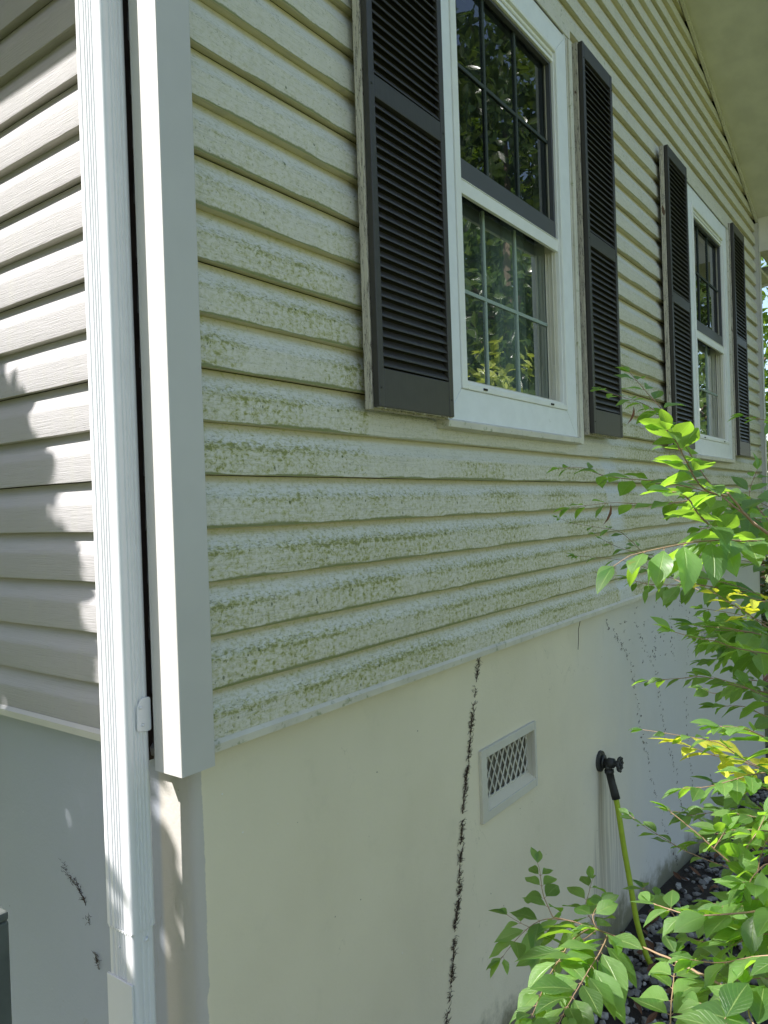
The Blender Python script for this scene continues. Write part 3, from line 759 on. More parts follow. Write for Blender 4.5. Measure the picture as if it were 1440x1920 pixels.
HO = empty('garden_hose', (TX, -.13, -1.42)); tag(HO, 'lime yellow garden hose with black grip hanging from the tap on the foundation', 'garden hose')
def kid(b_, name, mat, par, **k):
    o = b_.build(name, mat, None, **k); o.parent = par; o.matrix_parent_inverse = Matrix.Translation(-par.location); return o
b = MB()
hp = [(TX, -.031, -.745), (TX + .002, -.040, -.80), (TX + .003, -.056, -.93), (TX, -.078, -1.07), (TX - .003, -.100, -1.21), (TX - .002, -.122, -1.30), (TX + .003, -.140, -1.36), (TX + .03, -.165, -1.405), (TX + .10, -.23, -1.413), (TX + .25, -.38, -1.42), (TX + .5, -.52, -1.435), (TX + .8, -.62, -1.46)]
def smooth_path(pts, n=6):
    P_ = [Vector(p_) for p_ in pts]; out = []
    for i in range(len(P_) - 1):
        a, b_, c, d = P_[max(i - 1, 0)], P_[i], P_[i + 1], P_[min(i + 2, len(P_) - 1)]
        for k in range(n):
            t = k / n
            out.append(.5 * ((2 * b_) + (c - a) * t + (2 * a - 5 * b_ + 4 * c - d) * t * t + (3 * b_ - a - 3 * c + d) * t ** 3))
    out.append(P_[-1]); return out
b.tube(smooth_path(hp), .0110, 14); kid(b, 'hose_pipe', 'hose', HO, smooth=True)
b = MB(); b.tube([(TX, -.008, -.640), (TX, -.0095, -.652), (TX, -.0100, -.655), (TX, -.018, -.690), (TX, -.026, -.722), (TX, -.0335, -.753)], [.0185, .0190, .0155, .0150, .0160, .0165], 16)
kid(b, 'strain_relief', 'rubber', HO, smooth=True)

# ---------------- roof, soffits, rake trim
for (xa, xb) in ((XW - .005, PK), (.005, PK)):            # rake trim strip against the wall
    b = MB()
    za, zb_ = rake(xa), rake(xb)
    b.prism([(0, -.024, -.044), (0, -.018, -.002), (0, -.006, -.002), (0, -.006, -.044)] if xa > xb else [(0, -.006, -.044), (0, -.006, -.002), (0, -.018, -.002), (0, -.024, -.044)], (xa, 0, za), (xb, 0, zb_))
    part(b, 'rake_trim', 'trim', bevel=.002)
OV = .46
for (xa, xb) in ((XW + .62, PK), (-.62, PK)):
    za = EAVE - .333 * .62; zb_ = rake(PK)
    b = MB(); b.face([(xa, .0, za), (xa, -OV, za), (xb, -OV, zb_), (xb, .0, zb_)])
    part(b, 'rake_soffit', 'soffit')
for s_, xw, xe in ((1, XW - .0, XW + .60), (-1, 0., -.60)):
    z0 = 2.285
    xa = xw - .012 * s_
    x_lo, x_hi = min(xa, xe), max(xa, xe)
    zt = rake(XW) if True else 0
    # solid return box under the rake soffit
    zi = EAVE - .001; zo = EAVE - .333 * .6 - .002
    b = MB(); b.prism([(xa, 0, z0), (xe, 0, z0), (xe, 0, zo), (xw + .0 * s_, 0, zi)] if s_ > 0 else [(xw, 0, zi), (xe, 0, zo), (xe, 0, z0), (xa, 0, z0)], (0, -.019, 0), (0, -OV, 0))
    part(b, 'eave_return', 'soffit', bevel=.002)
for q in (((XW + .036, .0, 2.19), (XW + .60, 8, 2.215)), ((-.60, .05, 2.20), (-.031, 8, 2.215))):
    b = MB(); b.box(*q); part(b, 'eave_soffit', 'soffit')
b = MB()
b.box((XW + .601, -OV, 2.17), (XW + .62, 8, 2.33)); b.box((-.62, -OV, 2.19), (-.601, 8, 2.33))
for (xa, xb) in ((XW + .62, PK), (-.62, PK)):
    za = EAVE - .333 * .62; zb_ = rake(PK)
    pr = [(0, -OV - .02, -.05), (0, -OV, -.05), (0, -OV, .12), (0, -OV - .02, .12)]
    b.prism(pr if xa < xb else list(reversed(pr)), (xa, 0, za), (xb, 0, zb_))
part(b, 'fascia', 'casing')
b = MB()
for (xa, xb) in ((XW + .68, PK), (-.63, PK)):
    za = EAVE - .333 * .66 + .13; zb_ = rake(PK) + .13
    b.prism([(0, -OV - .04, 0), (0, 8.4, 0), (0, 8.4, .02), (0, -OV - .04, .02)], (xa, 0, za), (xb, 0, zb_))
part(b, 'roof', 'roof')
b = MB()
b.prism([(-.62, 0, 2.33), (-.632, 0, 2.33), (-.632, 0, 2.24), (-.625, 0, 2.215), (-.62, 0, 2.205)], (0, -OV, 0), (0, 8, 0))
part(b, 'gutter', 'alum')
b = MB()                                                  # tube leading from the gutter back to the downspout
b.prism([(q[0] * .9, q[1] * .9, 0) for q in [(-.026, -.04), (.026, -.04), (.026, .04), (-.026, .04)]], (-.057, .096, 2.16), (-.66, .096, 2.215))
b.build('gutter_elbow', 'alum', spout)

# ---------------- fence post at the left edge
FP = empty('fence_post', (-.335, .113, -1.5)); tag(FP, 'grey weathered wooden post with slanted top at the left edge, below the side wall', 'post')
b = MB()
b.prism([(-.0455, -.045, 0), (.0455, -.045, 0), (.0455, .045, 0), (-.0455, .045, 0)], (-.335, .113, -1.6), (-.335, .113, -.185))
b.prism([(-.0455, -.045, 0), (.0455, -.045, 0), (.0455, .045, 0), (-.0455, .045, 0)], (-.335, .113, -.1848), (-.335, .113, -.170))
kid(b, 'post_body', 'oldwood', FP, bevel=.004)
# stems of the three shrubs and the runs of dead vine, in metres
WITHERED = [[(0.3943, -0.699, 0.5898), (0.3963, -0.6967, 0.5653)], [(0.2106, -0.7212, 0.4291), (0.2097, -0.7199, 0.4036)]]
VINE_MAIN = [(1.1269, -0.0157), (1.0978, -0.1129), (1.0698, -0.202), (1.0524, -0.2765), (1.0322, -0.3491), (1.0093, -0.4197), (0.9917, -0.5064), (0.9772, -0.5932), (0.9657, -0.6803), (0.9373, -0.7587), (0.9271, -0.8293), (0.9077, -0.9095), (0.8765, -1.0039), (0.8495, -1.0837)]
VINE_SIDE = [(0.4966, -0.3423), (0.4675, -0.3586), (0.4307, -0.3759), (0.4097, -0.4016), (0.3974, -0.4329), (0.3835, -0.4692), (0.3762, -0.5129), (0.3566, -0.5464)]
VINE_MARKS = [[(2.1429, -0.0486), (2.2731, -0.1231), (2.3977, -0.2121), (2.4796, -0.3093), (2.5251, -0.4384), (2.5666, -0.5447), (2.5941, -0.6493), (2.647, -0.7377), (2.678, -0.8213), (2.7251, -0.9111), (2.7733, -1.0028)], [(2.5234, -0.0768), (2.5881, -0.1709), (2.6868, -0.2608), (2.7726, -0.3645)], [(2.8388, -0.0408), (2.8344, -0.2469), (2.827, -0.4006), (2.872, -0.5397), (2.918, -0.6816), (3.018, -0.8413), (3.0975, -0.973), (3.1672, -1.133), (3.2353, -1.24)], [(3.0617, -0.0934), (3.0901, -0.2606), (3.1219, -0.4028)], [(3.3616, -0.1295), (3.418, -0.282), (3.3607, -0.5042), (3.3311, -0.6705), (3.3463, -0.9042), (3.403, -1.1527), (3.4425, -1.2827)], [(2.8946, -1.0691), (2.8447, -1.1302), (2.9067, -1.2048), (3.0209, -1.3273), (3.0849, -1.4338)], [(3.7725, -1.1769), (3.8588, -1.2981), (3.935, -1.4189)]]
BRANCHES = [
('A', [(0.4406, -0.996, 0.1358), (0.3323, -0.9328, 0.3414), (0.2583, -0.8971, 0.4012), (0.224, -0.8764, 0.4401)], 0.05, 0.0, 'leaf', 0.0052, 'wood', 1),
('A', [(0.224, -0.8763, 0.4351), (0.1798, -0.8625, 0.4422), (0.1472, -0.8565, 0.4575), (0.1142, -0.8522, 0.4841), (0.0908, -0.8477, 0.5059), (0.0682, -0.8444, 0.5172)], 0.048, 0.017, 'leaf', 0.0024, 'lit', 0),
('A', [(0.2696, -0.9042, 0.3934), (0.4138, -0.8098, 0.4575), (0.356, -0.7685, 0.5564), (0.3871, -0.7421, 0.5855), (0.4176, -0.7153, 0.6125), (0.4604, -0.6719, 0.6586)], 0.046, 0.03, 'leaf', 0.002, '', 0),
('A', [(0.356, -0.7685, 0.5564), (0.3992, -0.7152, 0.5921), (0.4218, -0.664, 0.6144), (0.4462, -0.6205, 0.6342)], 0.026, 0.021, 'leaf', 0.0011, '', 0),
('A', [(0.2207, -0.8616, 0.4392), (0.281, -0.7767, 0.4597), (0.2908, -0.7406, 0.464), (0.299, -0.7025, 0.4693), (0.3167, -0.6642, 0.4774), (0.326, -0.634, 0.4898), (0.3305, -0.5929, 0.4914)], 0.04, 0.027, 'leaf', 0.0013, '', 0),
('A', [(0.2304, -0.8592, 0.4356), (0.2246, -0.7966, 0.4274), (0.2117, -0.755, 0.4289), (0.2104, -0.7205, 0.4307), (0.1993, -0.6645, 0.4255)], 0.038, 0.026, 'leaf', 0.0012, '', 0),
('A', [(0.1632, -0.9519, 0.3478), (0.1317, -0.9334, 0.377), (0.0665, -0.911, 0.3844), (0.0238, -0.9001, 0.4034), (-0.0076, -0.8964, 0.4168), (-0.0296, -0.8905, 0.4351), (-0.0427, -0.8805, 0.4413)], 0.046, 0.017, 'leaf', 0.0026, 'lit', 1),
('A', [(0.0665, -0.911, 0.3844), (0.0002, -0.8913, 0.3856), (-0.0368, -0.8704, 0.3819), (-0.0502, -0.8608, 0.3799), (-0.0672, -0.8417, 0.3746), (-0.0834, -0.8281, 0.3643)], 0.048, 0.019, 'leaf', 0.0016, 'hanglit', 0),
('A', [(0.9368, -0.5434, 0.297), (0.9409, -0.4814, 0.3554), (0.9513, -0.4208, 0.3686), (0.9562, -0.351, 0.3801), (0.9605, -0.3092, 0.3957)], 0.026, 0.034, 'leaf', 0.0012, '', 0),
('A', [(0.8559, -0.6226, 0.2978), (0.9221, -0.4944, 0.3166), (0.9538, -0.431, 0.338), (0.9931, -0.3918, 0.3509)], 0.028, 0.03, 'leaf', 0.0012, '', 0),
('A', [(0.7692, -0.7092, 0.2395), (0.7952, -0.5997, 0.2788), (0.8225, -0.5169, 0.2988), (0.8342, -0.4058, 0.3065)], 0.032, 0.035, 'leaf', 0.0014, '', 0),
('A', [(0.597, -0.8826, 0.2279), (0.5925, -0.8374, 0.2525), (0.5822, -0.7705, 0.2865), (0.5745, -0.7306, 0.3106), (0.5589, -0.6729, 0.3208)], 0.045, 0.028, 'leaf', 0.0026, '', 1),
('A', [(0.4452, -0.8536, 0.2805), (0.4299, -0.7804, 0.2916), (0.4216, -0.7496, 0.2905), (0.4283, -0.7019, 0.29), (0.4296, -0.6707, 0.2981)], 0.04, 0.022, 'leaf', 0.0018, 'hang', 0),
('A', [(0.6089, -0.8762, 0.3668), (0.6048, -0.8441, 0.4146), (0.6224, -0.8284, 0.4389), (0.6537, -0.8371, 0.4825)], 0.045, 0.03, 'leaf', 0.002, '', 1),
('A', [(0.4169, -0.9365, 0.4074), (0.4131, -0.9088, 0.4285), (0.4095, -0.8872, 0.4252), (0.406, -0.8689, 0.4176)], 0.05, 0.025, 'leaf', 0.002, '', 1),
('A', [(0.7101, -0.9008, 0.5587), (0.7027, -0.8581, 0.5721), (0.6976, -0.8319, 0.5793), (0.6928, -0.8099, 0.5871)], 0.045, 0.03, 'leaf', 0.0014, '', 1),
('A', [(0.3458, -0.9003, 0.2409), (0.2947, -0.8782, 0.2705), (0.2631, -0.8642, 0.2873), (0.2406, -0.8461, 0.3062), (0.2276, -0.832, 0.3137)], 0.03, 0.024, 'young', 0.0014, '', 0),
('A', [(0.3043, -0.922, 0.2836), (0.2813, -0.9025, 0.2891), (0.2593, -0.8899, 0.2963), (0.2481, -0.8822, 0.3016)], 0.026, 0.02, 'young', 0.0012, '', 1),
('A', [(1.1267, -0.8003, 0.0445), (1.0674, -0.7229, 0.0766), (1.0771, -0.6279, 0.0757)], 0.05, 0.024, 'leaf', 0.0016, 'hang', 1),
('A', [(0.7853, -0.8792, 0.3492), (0.7239, -0.8044, 0.3949), (0.7346, -0.7116, 0.4234)], 0.05, 0.024, 'leaf', 0.0016, '', 1),
('A', [(0.9608, -0.7965, 0.1891), (0.9087, -0.7636, 0.2307), (0.931, -0.7149, 0.2454)], 0.05, 0.024, 'leaf', 0.0016, '', 0),
('A', [(0.763, -0.8668, 0.3912), (0.7049, -0.8192, 0.427), (0.7225, -0.7558, 0.4464)], 0.05, 0.024, 'leaf', 0.0016, 'hang', 1),
('A', [(0.8381, -0.8298, 0.1058), (0.7855, -0.7806, 0.1503), (0.8048, -0.715, 0.1656)], 0.05, 0.024, 'leaf', 0.0016, '', 1),
('A', [(1.1939, -0.8114, 0.2369), (1.1308, -0.7197, 0.276), (1.138, -0.6093, 0.2893)], 0.05, 0.024, 'leaf', 0.0016, '', 1),
('A', [(0.7081, -0.8885, 0.1421), (0.6533, -0.8491, 0.1571), (0.6716, -0.7957, 0.1427)], 0.05, 0.024, 'leaf', 0.0016, 'hang', 1),
('A', [(0.5756, -0.864, 0.1697), (0.5241, -0.834, 0.2018), (0.5462, -0.7882, 0.207)], 0.05, 0.024, 'leaf', 0.0016, '', 0),
('A', [(0.7822, -0.8486, 0.2091), (0.725, -0.7893, 0.2459), (0.74, -0.7127, 0.2577)], 0.05, 0.024, 'leaf', 0.0016, '', 1),
('A', [(0.7765, -0.8735, 0.1638), (0.719, -0.8029, 0.2004), (0.732, -0.7149, 0.2106)], 0.05, 0.024, 'leaf', 0.0016, 'hang', 1),
('A', [(0.8134, -0.8351, 0.3162), (0.7578, -0.7939, 0.3614), (0.7772, -0.7366, 0.3866)], 0.05, 0.024, 'leaf', 0.0016, '', 0),
('A', [(0.9568, -0.815, 0.0768), (0.9031, -0.7774, 0.1006), (0.9219, -0.7248, 0.0921)], 0.05, 0.024, 'leaf', 0.0016, '', 1),
('A', [(0.6603, -0.8642, 0.1498), (0.604, -0.814, 0.1746), (0.6196, -0.7472, 0.171)], 0.05, 0.024, 'leaf', 0.0016, 'hang', 1),
('A', [(0.6064, -0.8826, 0.3818), (0.5463, -0.8286, 0.3886), (0.5607, -0.7573, 0.3778)], 0.05, 0.024, 'leaf', 0.0016, '', 1),
('A', [(0.8883, -0.8465, 0.1168), (0.8345, -0.7999, 0.1484), (0.8535, -0.7381, 0.15)], 0.05, 0.024, 'leaf', 0.0016, '', 1),
('A', [(0.494, -0.8823, 0.3823), (0.4361, -0.8404, 0.4166), (0.4535, -0.7812, 0.4365)], 0.05, 0.024, 'leaf', 0.0016, 'hang', 0),
('A', [(0.96, -0.8017, 0.1454), (0.8982, -0.7384, 0.156), (0.9073, -0.6575, 0.1361)], 0.05, 0.024, 'leaf', 0.0016, '', 0),
('A', [(1.0824, -0.8065, 0.0536), (1.0192, -0.7299, 0.0652), (1.0248, -0.6359, 0.043)], 0.05, 0.024, 'leaf', 0.0016, '', 1),
('A', [(0.9531, -0.841, 0.1818), (0.8978, -0.7982, 0.2017), (0.9164, -0.7408, 0.1933)], 0.05, 0.024, 'leaf', 0.0016, 'hang', 1),
('A', [(0.5597, -0.9069, 0.1829), (0.5027, -0.8494, 0.2062), (0.5172, -0.7753, 0.2033)], 0.05, 0.024, 'leaf', 0.0016, '', 1),
('A', [(1.0864, -0.7822, 0.0416), (1.0311, -0.7493, 0.0537), (1.0481, -0.7016, 0.0312)], 0.05, 0.024, 'leaf', 0.0016, '', 0),
('A', [(1.0744, -0.8161, 0.3516), (1.0135, -0.7541, 0.362), (1.0272, -0.6754, 0.3496)], 0.05, 0.024, 'leaf', 0.0016, 'hang', 1),
('A', [(0.4638, -0.903, 0.2571), (0.408, -0.8532, 0.2915), (0.4251, -0.7862, 0.3047)], 0.05, 0.024, 'leaf', 0.0016, '', 1),
('A', [(0.4371, -0.9235, 0.2022), (0.3798, -0.8629, 0.2283), (0.3933, -0.7849, 0.2298)], 0.05, 0.024, 'leaf', 0.0016, '', 1),
('A', [(0.6124, -0.8629, 0.1348), (0.5609, -0.8333, 0.1637), (0.5827, -0.7884, 0.1637)], 0.05, 0.024, 'leaf', 0.0016, 'hang', 0),
('A', [(0.4216, -0.9125, 0.103), (0.3713, -0.8692, 0.1415), (0.392, -0.8099, 0.1507)], 0.05, 0.024, 'leaf', 0.0016, '', 1),
('B', [(0.245, -0.9421, 0.2141), (0.2135, -0.9223, 0.2278), (0.1687, -0.8927, 0.2405), (0.1462, -0.8763, 0.251), (0.1314, -0.8544, 0.2565), (0.1249, -0.8256, 0.2642)], 0.036, 0.024, 'leaf', 0.0016, '', 1),
('B', [(0.6651, -0.8761, 0.0534), (0.6633, -0.8417, 0.0692), (0.6555, -0.7907, 0.0778), (0.6461, -0.7356, 0.0919), (0.6527, -0.6883, 0.0824), (0.661, -0.6202, 0.068)], 0.042, 0.024, 'leaf', 0.0022, '', 1),
('B', [(0.7665, -0.8521, 0.0584), (0.7573, -0.7874, 0.0688), (0.7584, -0.7315, 0.0354), (0.7541, -0.705, 0.0441)], 0.042, 0.026, 'leaf', 0.0018, '', 1),
('B', [(0.5603, -0.8912, 0.043), (0.5576, -0.8591, 0.0528), (0.5544, -0.8222, 0.0672), (0.5445, -0.7807, 0.0641)], 0.044, 0.024, 'leaf', 0.0018, '', 1),
('B', [(0.1719, -0.9619, 0.1179), (0.1224, -0.9354, 0.1433), (0.0918, -0.9155, 0.1603), (0.0676, -0.8945, 0.1659)], 0.044, 0.018, 'leaf', 0.0018, 'lit', 1),
('B', [(0.179, -0.9481, 0.0803), (0.1567, -0.9024, 0.1022), (0.1371, -0.8785, 0.1245), (0.1221, -0.853, 0.1313), (0.1057, -0.8265, 0.1369), (0.0967, -0.7946, 0.1399)], 0.026, 0.024, 'leaf', 0.0014, 'lit', 1),
('B', [(0.2536, -0.9365, 0.0537), (0.2331, -0.9145, 0.0673), (0.2019, -0.8892, 0.0848), (0.1688, -0.8667, 0.0974), (0.1455, -0.8426, 0.111), (0.1336, -0.8301, 0.1185)], 0.044, 0.019, 'young', 0.0016, 'lit', 1),
('B', [(0.1663, -0.9621, 0.0999), (0.1171, -0.9224, 0.1003), (0.0795, -0.8994, 0.0987), (0.0532, -0.8824, 0.0974), (0.0358, -0.8589, 0.0965)], 0.034, 0.021, 'leaf', 0.0016, 'lit', 1),
('B', [(0.1544, -0.9628, 0.0648), (0.1329, -0.9318, 0.0785), (0.111, -0.9126, 0.0882)], 0.045, 0.018, 'leaf', 0.0016, 'lit', 1),
('B', [(0.6447, -0.7995, -0.2697), (0.6314, -0.7019, -0.2477), (0.627, -0.6606, -0.2311), (0.6232, -0.6253, -0.2148), (0.6202, -0.591, -0.1947)], 0.038, 0.022, 'leaf', 0.0017, '', 0),
('B', [(0.7388, -0.7994, -0.3084), (0.7039, -0.7312, -0.2274), (0.6765, -0.6989, -0.1931), (0.6673, -0.6587, -0.1879)], 0.04, 0.022, 'leaf', 0.0017, '', 0),
('B', [(0.8653, -0.798, -0.271), (0.8151, -0.7573, -0.2398), (0.8106, -0.712, -0.2256), (0.8037, -0.6818, -0.224)], 0.042, 0.022, 'leaf', 0.0017, '', 0),
('B', [(0.7995, -0.7889, -0.2925), (0.801, -0.7491, -0.2698), (0.7931, -0.7095, -0.2671)], 0.038, 0.024, 'leaf', 0.0017, '', 0),
('C', [(0.0013, -1.0067, -0.141), (-0.0173, -0.9523, -0.101), (-0.0176, -0.923, -0.0919), (-0.0133, -0.8712, -0.0831), (0.0, -0.843, -0.0872), (0.0318, -0.7837, -0.1021), (0.0533, -0.7275, -0.1115), (0.0634, -0.6772, -0.1199)], 0.03, 0.0, 'leaf', 0.003, 'wood', 1),
('C', [(0.0634, -0.6772, -0.1199), (0.0735, -0.6682, -0.117), (0.1021, -0.6458, -0.1138), (0.136, -0.6257, -0.102), (0.1472, -0.6172, -0.0962)], 0.037, 0.019, 'leaf', 0.0013, '', 0),
('C', [(0.0651, -0.7058, -0.1179), (0.0598, -0.6726, -0.1225), (0.0385, -0.6586, -0.1255), (0.0041, -0.6507, -0.1327), (-0.0296, -0.6473, -0.1411)], 0.038, 0.019, 'leaf', 0.0012, '', 0),
('C', [(0.0614, -0.7241, -0.1163), (0.0889, -0.6836, -0.1449), (0.0747, -0.6587, -0.1495), (0.0736, -0.6314, -0.15), (0.0747, -0.6023, -0.1442)], 0.035, 0.02, 'leaf', 0.0012, '', 0),
('C', [(0.0729, -0.7352, -0.1252), (0.1078, -0.7156, -0.136), (0.1437, -0.6907, -0.1411), (0.1807, -0.682, -0.1336), (0.2057, -0.6773, -0.1281)], 0.036, 0.02, 'leaf', 0.0012, '', 0),
('C', [(0.0656, -0.7381, -0.1188), (0.0539, -0.7253, -0.1297), (0.0391, -0.705, -0.1393), (0.0195, -0.6766, -0.1492)], 0.04, 0.021, 'leaf', 0.0012, '', 0),
('C', [(0.0477, -0.7383, -0.1076), (-0.0089, -0.7365, -0.0974), (-0.0565, -0.7407, -0.0956), (-0.1021, -0.7468, -0.091), (-0.1461, -0.7572, -0.0859), (-0.1897, -0.7679, -0.0798)], 0.043, 0.019, 'leaf', 0.0017, 'lit', 0),
('C', [(0.0443, -0.7604, -0.1074), (-0.0066, -0.7722, -0.0975), (-0.063, -0.7786, -0.0919), (-0.1174, -0.7867, -0.0829), (-0.1703, -0.7964, -0.072), (-0.2142, -0.8047, -0.0647)], 0.045, 0.018, 'leaf', 0.0017, 'lit', 0),
('C', [(0.0374, -0.7697, -0.1045), (0.0092, -0.7607, -0.0842), (0.0136, -0.7541, -0.0719), (0.0408, -0.7548, -0.0672)], 0.034, 0.017, 'leaf', 0.0014, 'lit', 0),
('C', [(-0.1209, -0.8822, -0.1019), (-0.0937, -0.8757, -0.0961), (-0.0686, -0.8698, -0.093), (-0.0437, -0.8646, -0.09), (-0.0086, -0.8571, -0.0885), (0.0153, -0.8529, -0.0866)], 0.041, 0.0175, 'leaf', 0.0016, 'lit', 0),
('C', [(0.0044, -0.9817, 0.0131), (-0.0074, -0.9494, 0.0001), (-0.0273, -0.9192, -0.0042), (-0.0385, -0.8865, -0.0099), (-0.0271, -0.8571, -0.0167), (-0.0058, -0.8299, -0.0268)], 0.042, 0.0185, 'leaf', 0.002, 'lit', 1),
('C', [(0.1766, -0.966, -0.1328), (0.102, -0.9336, -0.0472), (0.0734, -0.9093, -0.0028), (0.0579, -0.8862, 0.0243), (0.0499, -0.8679, 0.0424), (0.0405, -0.8397, 0.066)], 0.03, 0.034, 'leaf', 0.0026, 'lit', 1),
('C', [(0.0579, -0.8862, 0.0243), (0.0467, -0.8968, 0.044), (0.0424, -0.9038, 0.0564)], 0.03, 0.014, 'leaf', 0.0014, 'lit', 0),
('C', [(0.0734, -0.9093, -0.0028), (0.0675, -0.9193, 0.0293), (0.0677, -0.9311, 0.0504), (0.0667, -0.9401, 0.071)], 0.032, 0.017, 'leaf', 0.0016, 'lit', 0),
('C', [(0.1035, -0.9334, -0.0441), (0.0723, -0.9284, -0.0134), (0.0666, -0.9332, 0.0208), (0.059, -0.9436, 0.0504)], 0.034, 0.017, 'leaf', 0.0016, 'lit', 0),
('C', [(-0.0833, -1.0193, 0.0085), (-0.0723, -0.9827, -0.004), (-0.0651, -0.9483, -0.0214), (-0.0593, -0.9169, -0.0401), (-0.0497, -0.8881, -0.0516)], 0.042, 0.0185, 'leaf', 0.0018, 'lit', 1),
('C', [(-0.0508, -0.9585, -0.08), (-0.0722, -0.9534, -0.0553), (-0.0727, -0.9368, -0.0504), (-0.0698, -0.9187, -0.0584)], 0.036, 0.018, 'leaf', 0.0016, 'lit', 0),
('C', [(-0.1281, -0.9977, -0.0611), (-0.144, -0.9669, -0.0402), (-0.1192, -0.9535, -0.0348), (-0.0954, -0.9466, -0.0324)], 0.042, 0.018, 'leaf', 0.0018, 'lit', 1),
('C', [(-0.1813, -0.9735, -0.0433), (-0.1674, -0.9499, -0.0333), (-0.1478, -0.9322, -0.0342), (-0.1328, -0.9144, -0.0416)], 0.042, 0.018, 'leaf', 0.0018, 'lit', 0),
('C', [(0.0156, -0.999, -0.0146), (0.0076, -0.9705, -0.0223), (-0.0006, -0.9463, -0.0298), (0.0118, -0.9227, -0.0407)], 0.042, 0.018, 'leaf', 0.0018, 'lit', 1),
('C', [(0.2276, -0.8813, -0.2218), (0.234, -0.8604, -0.203), (0.2348, -0.8329, -0.1901), (0.2457, -0.8012, -0.1977)], 0.04, 0.022, 'leaf', 0.0016, '', 0),
('C', [(0.2906, -0.8968, -0.2194), (0.2924, -0.8692, -0.2064), (0.2889, -0.8417, -0.2018)], 0.04, 0.022, 'leaf', 0.0016, '', 0),
('C', [(0.3556, -0.7706, -0.2599), (0.405, -0.7407, -0.2619), (0.4087, -0.7144, -0.2401), (0.4239, -0.6787, -0.2339)], 0.04, 0.024, 'leaf', 0.0016, '', 0),
('C', [(0.0297, -0.9634, 0.0256), (0.0123, -0.9512, 0.0409), (0.0048, -0.9393, 0.0294), (0.0044, -0.9283, 0.0095)], 0.036, 0.017, 'leaf', 0.0016, 'lit', 1),
('C', [(0.0692, -0.9442, -0.0616), (0.018, -0.9315, -0.0453), (-0.0101, -0.9152, -0.0477)], 0.04, 0.018, 'leaf', 0.0014, 'lit', 0),
('C', [(0.0635, -0.9522, -0.0115), (0.018, -0.9426, 0.0144), (-0.0036, -0.929, 0.022)], 0.04, 0.018, 'leaf', 0.0014, 'lit', 1),
('C', [(0.2492, -0.9458, -0.0135), (0.2012, -0.9181, 0.0142), (0.177, -0.8866, 0.024)], 0.04, 0.018, 'leaf', 0.0014, 'lit', 1),
('C', [(0.0837, -0.9676, -0.0218), (0.0296, -0.9392, -0.0073), (-0.0015, -0.9076, -0.0106)], 0.04, 0.018, 'leaf', 0.0014, 'lit', 1),
('C', [(0.2812, -0.9187, -0.058), (0.2365, -0.9033, -0.0272), (0.2155, -0.8839, -0.0153)], 0.04, 0.018, 'leaf', 0.0014, 'lit', 1),
('C', [(0.0909, -0.964, -0.0678), (0.0429, -0.9353, -0.041), (0.0173, -0.9032, -0.033)], 0.04, 0.018, 'leaf', 0.0014, 'lit', 1),
('C', [(0.1027, -0.9632, -0.0725), (0.0531, -0.94, -0.0507), (0.0263, -0.9136, -0.0478)], 0.04, 0.018, 'leaf', 0.0014, 'lit', 1),
('C', [(0.2394, -0.943, -0.1251), (0.1886, -0.9023, -0.0992), (0.1593, -0.8578, -0.0926)], 0.04, 0.018, 'leaf', 0.0014, 'lit', 1),
('C', [(0.2089, -0.9511, -0.0021), (0.156, -0.9158, 0.017), (0.1264, -0.8768, 0.0186)], 0.04, 0.018, 'leaf', 0.0014, 'lit', 1),
('C', [(0.4129, -0.8814, -0.3146), (0.3577, -0.8502, -0.2979), (0.3229, -0.8155, -0.3027)], 0.046, 0.022, 'leaf', 0.0014, '', 0),
('C', [(0.6188, -0.89, -0.3866), (0.5502, -0.8233, -0.3846), (0.499, -0.7535, -0.4036)], 0.046, 0.022, 'leaf', 0.0014, '', 1),
('C', [(0.5559, -0.9003, -0.097), (0.4911, -0.8266, -0.0904), (0.4455, -0.7485, -0.102)], 0.046, 0.022, 'leaf', 0.0014, '', 1),
('C', [(0.7558, -0.8516, -0.2214), (0.7056, -0.8195, -0.1967), (0.6779, -0.7836, -0.1935)], 0.046, 0.022, 'leaf', 0.0014, '', 1),
('C', [(0.5484, -0.8597, -0.2616), (0.4835, -0.8047, -0.2556), (0.438, -0.746, -0.2699)], 0.046, 0.022, 'leaf', 0.0014, '', 0),
('C', [(0.4943, -0.873, -0.0927), (0.4487, -0.8389, -0.0523), (0.426, -0.8001, -0.0311)], 0.046, 0.022, 'leaf', 0.0014, '', 0),
('C', [(0.5209, -0.8819, -0.2499), (0.4661, -0.8412, -0.2313), (0.4323, -0.7967, -0.2335)], 0.046, 0.022, 'leaf', 0.0014, '', 1),
('C', [(0.4776, -0.9008, -0.1086), (0.4159, -0.8455, -0.1011), (0.375, -0.7864, -0.1124)], 0.046, 0.022, 'leaf', 0.0014, '', 1)]
